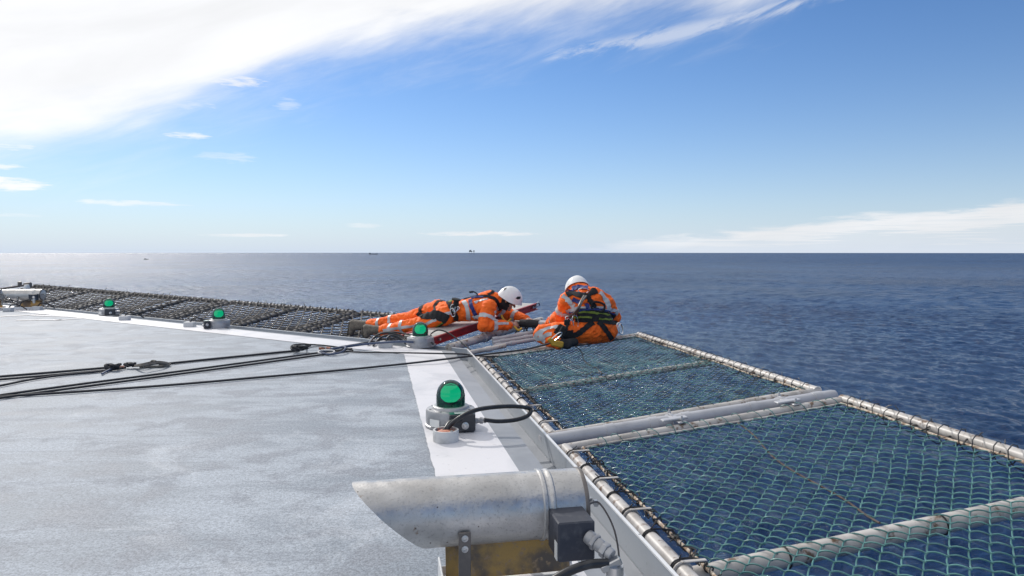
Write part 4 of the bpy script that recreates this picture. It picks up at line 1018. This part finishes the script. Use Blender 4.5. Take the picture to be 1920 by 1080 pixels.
    px_band(h, tr, [P(1080, 245), P(1000, 270), P(960, 310), P(990, 370), P(1040, 430), P(1080, 490)], .052, .007, .004)
    px_band(h, tr, [P(690, 290), P(770, 270), P(860, 290), P(940, 300)], .075, .010, .004)
    px_band(h, tr, [P(1000, 235), P(1060, 238)], .08, .01, .004)
    px_band(h, tr, [P(560, 790), P(600, 730), P(640, 680)], .07, .009, .004)
    px_band(h, tr, [P(600, 770), P(680, 790), P(760, 805)], .10, .012, .004)
    h.build('harness', M['strapb'], body)
    bl = MB(); px_band(bl, tr, [P(740, 250), P(800, 215), P(880, 205), P(960, 205)], .07, .012, .010); px_band(bl, tr, [P(770, 340), P(820, 370), P(870, 390)], .05, .008, .010)
    px_band(bl, tr, [P(930, 400), P(950, 430), P(960, 460)], .045, .010, .012); px_band(bl, tr, [P(740, 515), P(860, 480), P(1040, 475), P(1180, 490), P(1290, 530)], .018, .007, .012)
    bl.build('shoulder_strap', M['blue'], body)
    y = MB(); px_band(y, tr, [P(850, 512), P(940, 500), P(1020, 512), P(1130, 530), P(1230, 550)], .020, .004, .0125); px_band(y, tr, [P(790, 575), P(900, 570), P(1010, 575)], .018, .004, .0125); px_band(y, tr, [P(1100, 585), P(1180, 600), P(1250, 612)], .018, .004, .0125)
    y.build('belt_patch', M['yellow'], body)
    k = MB()
    hh = hit(tr, *P(1085, 450)); karabiner(k, hh[0]+hh[1]*.03, (1, 0, -.25), (.2, 0, 1), .14, .095, .013); k.build('harness_ring', M['strapb'], body)
    for x, yy, a, l in ((905, 262, 0, .11), (720, 585, 60, .12), (760, 590, 100, .13), (700, 620, 30, .11), (730, 640, 140, .10)):
        hh = hit(tr, *P(x, yy)) or hit(tr, *P(x+30, yy+60))
        if hh: k = MB(); karabiner(k, hh[0]+hh[1]*.03, (math.cos(R(a)), 0, math.sin(R(a))), (-math.sin(R(a)), -.2, math.cos(R(a))), l, l*.45, .0055); k.build('karabiner', M['chrome'], body)
    k = MB(); e = at(*P(1365, 710), 7.45); karabiner(k, e, (.3, 0, -1), (1, .2, .2), .12, .055, .005); k.build('karabiner', M['chrome'], body); k = MB(); karabiner(k, e+Vector((.015, 0, -.01)), (.1, 0, -1), (1, .2, .2), .11, .04, .005)
    k.build('karabiner', M['chrome'], body)
    k = MB(); a_ = hit(tr, *P(905, 300))[0]; b_ = hit(tr, *P(720, 590))
    b_ = b_[0] if b_ else at(*P(720, 590), 7.3)
    for o_, rr in ((0, .012), (.025, .010)):
        p_ = [a_+Vector((o_, -.05, 0)), at(*P(870+o_*600, 380), 7.18), at(*P(820+o_*900, 480), 7.16), b_+Vector((o_*1.6, -.06, .02))]
        k.tube(spline(p_, 8), rr, 8)
    k.build('lanyard', M['strap'], body)
    k = MB(); k.tube(spline([b_+Vector((0, -.05, -.02)), at(*P(700, 680), 7.14), at(*P(640, 760), 7.12), at(*P(600, 800), 7.12)], 6), .016, 8); k.box(at(*P(650, 745), 7.12), (.07, .05, .10), Matrix.Rotation(R(30), 3, 'Y'), 0, .01); k.box(at(*P(690, 640), 7.14), (.05, .04, .06), None, 0, .01); k.build('rope_grab', M['strapb'], body)
    k = MB(); karabiner(k, at(*P(560, 825), 7.08), (.75, 0, .62), (-.5, -.2, .6), .14, .04, .006); k.build('karabiner', M['chrome'], body)
    # boot and seat pad
    bt = MB(); capsule(bt, J['lank']+Vector((.02, -.01, -.0)), at(1064, 646, 7.20), .056, .050); capsule(bt, at(1056, 645, 7.20), at(1078, 641, 7.24), .050, .040)
    bo = link('boot', fuse(bt, .010, 3, .003, 1), M['black_cloth'], body)
    bt = MB(); capsule(bt, J['rank'], J['rank']+Vector((-.12, .03, -.03)), .058, .048); link('boot', fuse(bt, .010, 3, .003, 1), M['boot'], body)
    # collar inside the helmet, helmet
    fn = f.normalized(); un = (u-fn*u.dot(fn)).normalized()
    q = MB(); capsule(q, J['hed']-fn*.03-un*.02, J['hed']-fn*.0-un*.03, .100, .095, dx, 1.12); capsule(q, J['hed']-fn*.02-un*.04, J['nek'], .100, .105, dx, 1.2); link('hood', fuse(q, .010, 3, .006, 3), M['orange'], body)
    helmet(body, J['hed']+un*.030, f, u, .150, .128, .125, [[P(700, 190), P(704, 160), P(722, 150), P(740, 172), P(720, 190)], [P(888, 125), P(910, 120), P(930, 140), P(905, 146)]])
    return body, J
W2_, JS = sitting()
g = MB()   # yellow pouch hanging by the boot
c_ = at(1045, 644.5, 7.08); g.box(c_, (.13, .03, .065), Matrix.Rotation(R(12), 3, 'Y'), 0, .012); g.box(c_+Vector((-.065, 0, .03)), (.05, .028, .07), Matrix.Rotation(R(-40), 3, 'Y'), 0, .01)
g.build('lanyard_pack', M['gold'], None, label='worn yellow shock absorber pack hanging by the sitting worker\'s black boot', cat='lanyard pack')
# ------------------------------------------------------------ work gear at the open corner
M['red'] = mat('red_painted_channel', (.35, .02, .025), .42, fn=worn((.36, .018, .026), (.24, .014, .02), 8, .45, .7, .15, 120, (.10, .03, .03), 30, .66, .74))
M['board'] = mat('pale_board', (.42, .41, .40), .6, fn=worn((.46, .45, .43), (.32, .31, .29), 9, .4, .7, .25, 60))
B0 = Vector((-.888, 7.75, .062)); up = math.sin(R(6.6)); bd = Vector((n2.x, n2.y, up)).normalized(); bs = d2.copy(); bn = bd.cross(bs).normalized()
if bn.z < 0: bn = -bn
Mb = Matrix((bd, bs, bn)).transposed(); LB = 2.18
th = empty('access_board', B0, label='pale board with red side channels under the lying worker', cat='board')
mb = MB(); mb.box(B0+bd*LB/2+bs*.22+bn*.012, (LB, .42, .03), Mb, 0, .003); mb.build('board', M['board'], th)
for o_ in (0, .44):
    mb = MB(); mb.box(B0+bd*LB/2+bs*(o_)-bn*.012, (LB+.02, .012, .085), Mb, 0, .002)
    for zz in (-.052, .030): mb.box(B0+bd*LB/2+bs*(o_)-(bs*.016 if o_ == 0 else -bs*.016)+bn*zz, (LB+.02, .036, .008), Mb, 0, .002)
    mb.build('side_channel', M['red'], th)
for s in (.1, LB-.10, LB-.02): mb = MB(); mb.lathe([(.016, -.03), (.016, .03)], B0+bd*s-bn*.01, 8, bs); mb.build('bolt', M['metal'], th)
mb = MB(); mb.tube([B0+bd*(LB-.02)-bs*.03+bn*.03, B0+bd*(LB+.05)-bs*.02+bn*.035, B0+bd*(LB+.07)-bs*.02-bn*.01], .012, 8); mb.build('hook', M['metal'], th); mb = MB(); mb.tube([B0+bd*(LB-.08)-bs*.025-bn*.02, B0+bd*(LB+.03)-bs*.03-bn*.005], .009, 6); mb.build('hook', M['metal'], th)

def pole(name, p, q, r, m, label, cat, group=None, joints=()):
    p, q = Vector(p), Vector(q); th = empty(name, p, label=label, cat=cat, group=group)
    mb = MB(); mb.tube([p.lerp(q, i/10) for i in range(11)], r, 14); mb.build('tube', m, th)
    for f in joints:
        mb = MB(); mb.lathe([(r*1.02, -.035), (r*1.25, -.03), (r*1.25, .03), (r*1.02, .035)], p.lerp(q, f), 16, (q-p)); mb.build('collar', m, th)
    return th
s0_ = Vector((-.70, 7.62, -.01)); pole('support_tube', s0_, s0_+Vector((n2.x, n2.y, .075))*1.95, .047, M['pipe'], 'thick pale tube running out beside the red board', 'support tube', 'thick tubes carrying the safety nets', (.35,))
t0_ = at(930, 620, 8.4); pole('drop_bracket', at(931, 616, 8.45), at(929, 640, 8.4), .035, M['strap'], 'short dark bracket hanging under the thick pale tube', 'bracket')
G_ = 'grey tubes stacked at the open corner frame'
pole('frame_tube', at(924, 637, 8.0), at(1012, 621, 8.3), .026, M['pipe_grey'], 'topmost grey tube of the stack beside the sitting worker\'s knee', 'tube', G_, (.05, .55))
pole('frame_tube', at(924, 643, 7.95), at(1012, 628, 8.2), .024, M['pipe_grey'], 'middle grey tube of the stack beside the sitting worker\'s knee', 'tube', G_, (.20, .7))
pole('frame_tube', at(926, 649, 7.9), at(1012, 635, 8.12), .024, M['pipe_grey'], 'lowest grey tube of the stack beside the sitting worker\'s knee', 'tube', G_, (.1, .4))
pole('frame_tube', at(868, 664, 7.52), at(948, 648, 7.72), .026, M['pipe'], 'pale tube lying along the rim end below the stacked grey tubes', 'tube', G_, (.6,))
# the pipe both men hold
th = pole('clamp_pipe', at(966, 604, 8.42), at(1042, 607, 8.08), .024, M['strap'], 'dark pipe end with pale tip held by both workers', 'pipe')
a, b_ = at(966, 604, 8.42), at(1042, 607, 8.08)
mb = MB(); mb.tube([a.lerp(b_, .15)+Vector((0, 0, -.01)), a.lerp(b_, .62)+Vector((0, 0, -.01))], .048, 14); mb.build('sleeve', M['black_cloth'], th)
mb = MB(); mb.tube([a.lerp(b_, .62), b_], .034, 14); mb.build('tip', M['pipe_grey'], th)
mb = MB()
g = random.Random(4)
for i in range(9):
    p = a.lerp(b_, .1+.06*i)+Vector((0, -.02, -.03)); mb.tube(spline([p, p+Vector((g.uniform(-.05, .05), -.02, -.07)), p+Vector((g.uniform(-.09, .09), -.02, -.10-.07*g.random()))], 5), .008, 5)
mb.build('strap_tails', M['strapb'], th)
mb = MB(); mb.tube(spline([at(940, 591, 8.3), at(945, 600, 8.25), at(952, 603, 8.22), at(958, 598, 8.3)], 6), .012, 6); mb.tube(spline([at(964, 612, 8.25), at(972, 619, 8.22), at(978, 616, 8.25)], 6), .014, 6)
mb.build('tool_lanyard', M['gold'], None, label='yellow webbing lanyard hanging by the lying worker\'s hands', cat='lanyard')

# ------------------------------------------------------------ ropes on the deck
def rope(name, P, r, m, label, cat, group=None, n=8):
    p = spline(P, 12); g = np.random.default_rng(abs(hash(label)) % 1000 if False else len(label))
    mb = MB(); mb.tube(p, r, n); return mb.build(name, m, None, label=label, cat=cat, group=group)
def D(px, py, z=.014): return on(px, py, z)
RG = 'black ropes stretched over the deck'
K = [('uppermost black rope from the left picture edge to the double knot on the deck', [(-60, 711), (0, 706), (100, 698), (205, 689), (232, 688)], .0105),
     ('black rope just under the uppermost one, running to the double knot on the deck', [(-60, 716), (0, 711.5), (100, 703), (205, 693.5), (236, 689.5)], .0095),
     ('slack black rope curving up from the left picture edge to the rope pair', [(-60, 732), (0, 723), (50, 713), (110, 704), (170, 698), (228, 691)], .009),
     ('black rope from the grey sling end to the knot near the corner light', [(298, 683.5), (380, 675), (460, 667), (520, 661), (562, 657)], .0115),
     ('upper one of the two parallel black ropes crossing the middle of the deck', [(-60, 752), (0, 741), (160, 719), (330, 697), (480, 677), (570, 665), (640, 656), (660, 654)], .0095),
     ('lower one of the two parallel black ropes crossing the middle of the deck', [(-60, 757), (0, 746), (160, 724.5), (330, 702), (480, 682), (590, 667), (648, 658)], .0095),
     ]
for lb, P, r in K: rope('rope', [D(*q) for q in P], r, M['rope'], lb, 'rope', RG)
rope('rope', [D(-60, 750), D(0, 743.5), (D(150, 734)), D(330, 721), D(480, 708), D(640, 694), D(760, 682, .02), D(830, 674, .035), at(880, 668, 7.0), at(930, 662, 7.05), at(985, 655, 7.1), at(1030, 644, 7.1), at(1048, 636, 7.1)], .0095, M['rope'], 'long lowest black rope running over the white line to the sitting worker', 'rope', RG)
rope('rope', [D(600, 656), D(640, 658), D(680, 660.5), D(760, 661.5, .03), D(830, 663, .05), at(868, 664, 7.2), at(905, 668, 7.1), at(935, 668, 7.05)], .008, M['rope'], 'thin black rope passing in front of the corner deck light to the net corner', 'rope', RG)
rope('rope', [D(560, 658, .02), D(548, 656, .05), D(546, 649, .07), D(560, 645.5, .06), D(600, 647, .05), D(640, 652, .03), D(662, 657)], .008, M['rope'], 'black rope looping above the knot near the corner light', 'rope', RG)
rope('rope', [D(640, 650, .02), at(700, 640, 7.9), at(740, 634, 8.0), at(765, 634, 8.0), at(790, 633, 8.1)], .0085, M['rope'], 'black rope rising over the rim behind the corner deck light', 'rope', RG)
CG = 'black cables arching over the deck rim'
rope('cable', [D(690, 646, .02), at(700, 634, 8.0), at(712, 626, 8.0), at(730, 624, 8.0), at(752, 630, 7.95), at(766, 645, 7.8)], .012, M['rubber'], 'upper black cable arching over the rim under the lying worker\'s shin', 'cable', CG)
rope('cable', [D(700, 648, .02), at(708, 638, 7.9), at(720, 630, 7.9), at(738, 629, 7.9), at(756, 638, 7.85), at(768, 652, 7.6)], .012, M['rubber'], 'lower black cable arching over the rim under the lying worker\'s shin', 'cable', CG)
rope('cable', [at(712, 624, 8.02), at(740, 622.5, 8.0), at(770, 628, 7.9), at(800, 634, 7.8), at(812, 645, 7.5)], .010, M['rubber'], 'thin black cable sagging behind the corner deck light', 'cable', CG)
rope('cable', [at(806, 636, 7.6), at(808, 626, 7.8), at(822, 619, 7.9), at(840, 624, 7.9), at(860, 638, 7.8), at(882, 656, 7.6)], .0085, M['rubber'], 'black cable dropping from the lying worker\'s hip across the red board', 'cable', CG)
# knot, karabiners, sling near the corner
th = empty('rigging_knot', D(575, 656), label='black knot with orange wrap joining ropes near the corner light', cat='rope knot')
mb = MB(); c0 = D(565, 656, .03)
def knot(mb, c, s, r, seed, el=1.5):
    g = random.Random(seed); pts = []
    for i in range(26):
        a = i*.95+seed; pts.append(c+Vector((math.cos(a)*s*el*g.uniform(.5, 1), math.sin(a*1.3)*s*.7, abs(math.sin(a*.8))*s*.75)))
    mb.tube(spline(pts, 4), r, 6)
knot(mb, c0, .055, .012, 2, 1.7); mb.build('knot', M['rope'], th)
mb = MB(); karabiner(mb, D(593, 656.5, .03), (1, 0, .05), (0, .5, .9), .20, .08, .009); karabiner(mb, D(612, 660, .03), (1, -.2, 0), (0, 1, .3), .17, .08, .009); mb.build('karabiner', M['alu'], th)
mb = MB(); mb.tube(spline([D(598, 653.5, .04), D(610, 652.5, .045), D(620, 653.5, .04)], 5), .014, 8); mb.build('orange_wrap', M['sealant'], th)
rope('sling', [D(606, 659, .03), D(625, 654, .04), D(650, 649.5, .05), D(700, 643.5, .06), at(748, 640.5, 7.45), at(775, 641.5, 7.5)], .013, M['blue_sling'] if 'blue_sling' in M else mat('blue_sling_webbing', (.05, .075, .14), .7, fn=worn((.05, .075, .14), (.08, .10, .16), 30, .4, .6, .4)), 'faded blue webbing sling running from the knot towards the corner light', 'sling')
rope('sling', [D(598, 661, .025), D(620, 664, .02), D(640, 660, .03), D(648, 652, .05), D(640, 650.5, .05), D(626, 654, .04)], .010, bpy.data.materials['blue_sling_webbing'], 'short loop of faded blue webbing under the orange wrapped knot', 'sling')
# knots in the middle of the upper rope pair
th = empty('rope_splice', D(215, 690), label='double knot with orange cord and blue tail in the upper rope pair', cat='rope knot')
mb = MB(); knot(mb, D(211, 691, .02), .045, .011, 5, 1.4); knot(mb, D(244, 687, .02), .035, .010, 8, 1.4); mb.build('knot', M['rope'], th)
mb = MB(); mb.tube([D(219, 688.5, .025), D(233, 687.8, .025)], .011, 8); mb.build('orange_cord', M['sealant'], th)
mb = MB(); mb.tube(spline([D(208, 692, .02), D(198, 697), D(191, 701)], 5), .009, 6); mb.build('tail', bpy.data.materials['blue_sling_webbing'], th)
th = empty('webbing_sling', D(285, 684), label='grey brown flat sling tied at the end of the upper ropes', cat='sling')
mb = MB()
for o_, h_ in ((0, .02), (.02, .035), (-.02, .015)): mb.tube(spline([D(250, 686, .02), D(268, 684+o_*60, .02+h_), D(285, 681+o_*90, .02+h_), D(303, 680+o_*60, .02+h_*.8), D(318, 682.5, .02), D(310, 686, .015), D(285, 687.5, .012), D(262, 687.5, .012)], 6), .011, 6)
mb.tube(spline([D(282, 680, .03), D(286, 676.5, .05), D(292, 677.5, .05)], 4), .010, 6); mb.build('loop', M['net_rope'], th)

# ------------------------------------------------------------ far away on the sea
M['far_steel'] = mat('distant_steel', (.10, .115, .14), .7)
def far_box(mb, c, s): mb.box(c, s, None)
def zsea(d): return SEA+.0
d = 9000; X0 = (884-960)/F*d; th = empty('offshore_platform', (X0, d, SEA), label='distant offshore platform, small dark blocks on the horizon', cat='platform')
k = 6.9
mb = MB(); mb.box((X0-12, d, SEA+42), (38, 40, 14), None); mb.box((X0-16, d, SEA+53), (22, 30, 10), None); mb.box((X0-6, d, SEA+62), (3, 3, 10), None); mb.build('topside', M['far_steel'], th, smooth=False)
mb = MB(); mb.box((X0+32, d, SEA+46), (15, 26, 16), None); mb.box((X0+12, d, SEA+40), (26, 6, 2.5), None); mb.build('living_quarters', M['far_steel'], th, smooth=False)
for dx_ in (-28, 4, 26, 38):
    mb = MB(); mb.box((X0+dx_, d, SEA+17), (2.5, 2.5, 40), None); mb.build('leg', M['far_steel'], th, smooth=False)
d = 9500; X0 = (700-960)/F*d; th = empty('supply_ship', (X0, d, SEA), label='low dark supply ship on the horizon left of the platform', cat='ship')
def hull(mb, x0, x1, y, h, w, z):
    V = []
    for x, f, hh in ((x0, .5, h*1.05), (lerp(x0, x1, .15), 1, h), (lerp(x0, x1, .8), 1, h), (x1, .08, h*1.45)): V += [(x, y-w*f, z+hh), (x, y-w*f*.7, z-2), (x, y+w*f*.7, z-2), (x, y+w*f, z+hh)]
    mb.raw(V, [(i*4+j, i*4+(j+1) % 4, i*4+4+(j+1) % 4, i*4+4+j) for i in range(3) for j in range(4)]+[(0, 1, 2, 3), (12, 13, 14, 15)])
mb = MB(); hull(mb, X0-62, X0+62, d, 9, 12, SEA); mb.build('hull', M['far_steel'], th, smooth=False)
mb = MB(); mb.box((X0-46, d, SEA+14), (20, 18, 11), None); mb.box((X0-45, d, SEA+22), (6, 8, 6), None); mb.build('bridge_house', M['far_steel'], th, smooth=False)
d = 3300; X0 = (274-960)/F*d; th = empty('small_boat', (X0, d, SEA), label='tiny dark boat on the silvery sea at the left', cat='boat')
mb = MB(); hull(mb, X0+11, X0-11, d, 2.2, 3.5, SEA); mb.build('hull', M['far_steel'], th, smooth=False)
mb = MB(); mb.box((X0-4, d, SEA+3.4), (6, 5, 2.4), None); mb.build('cabin', M['far_steel'], th, smooth=False)
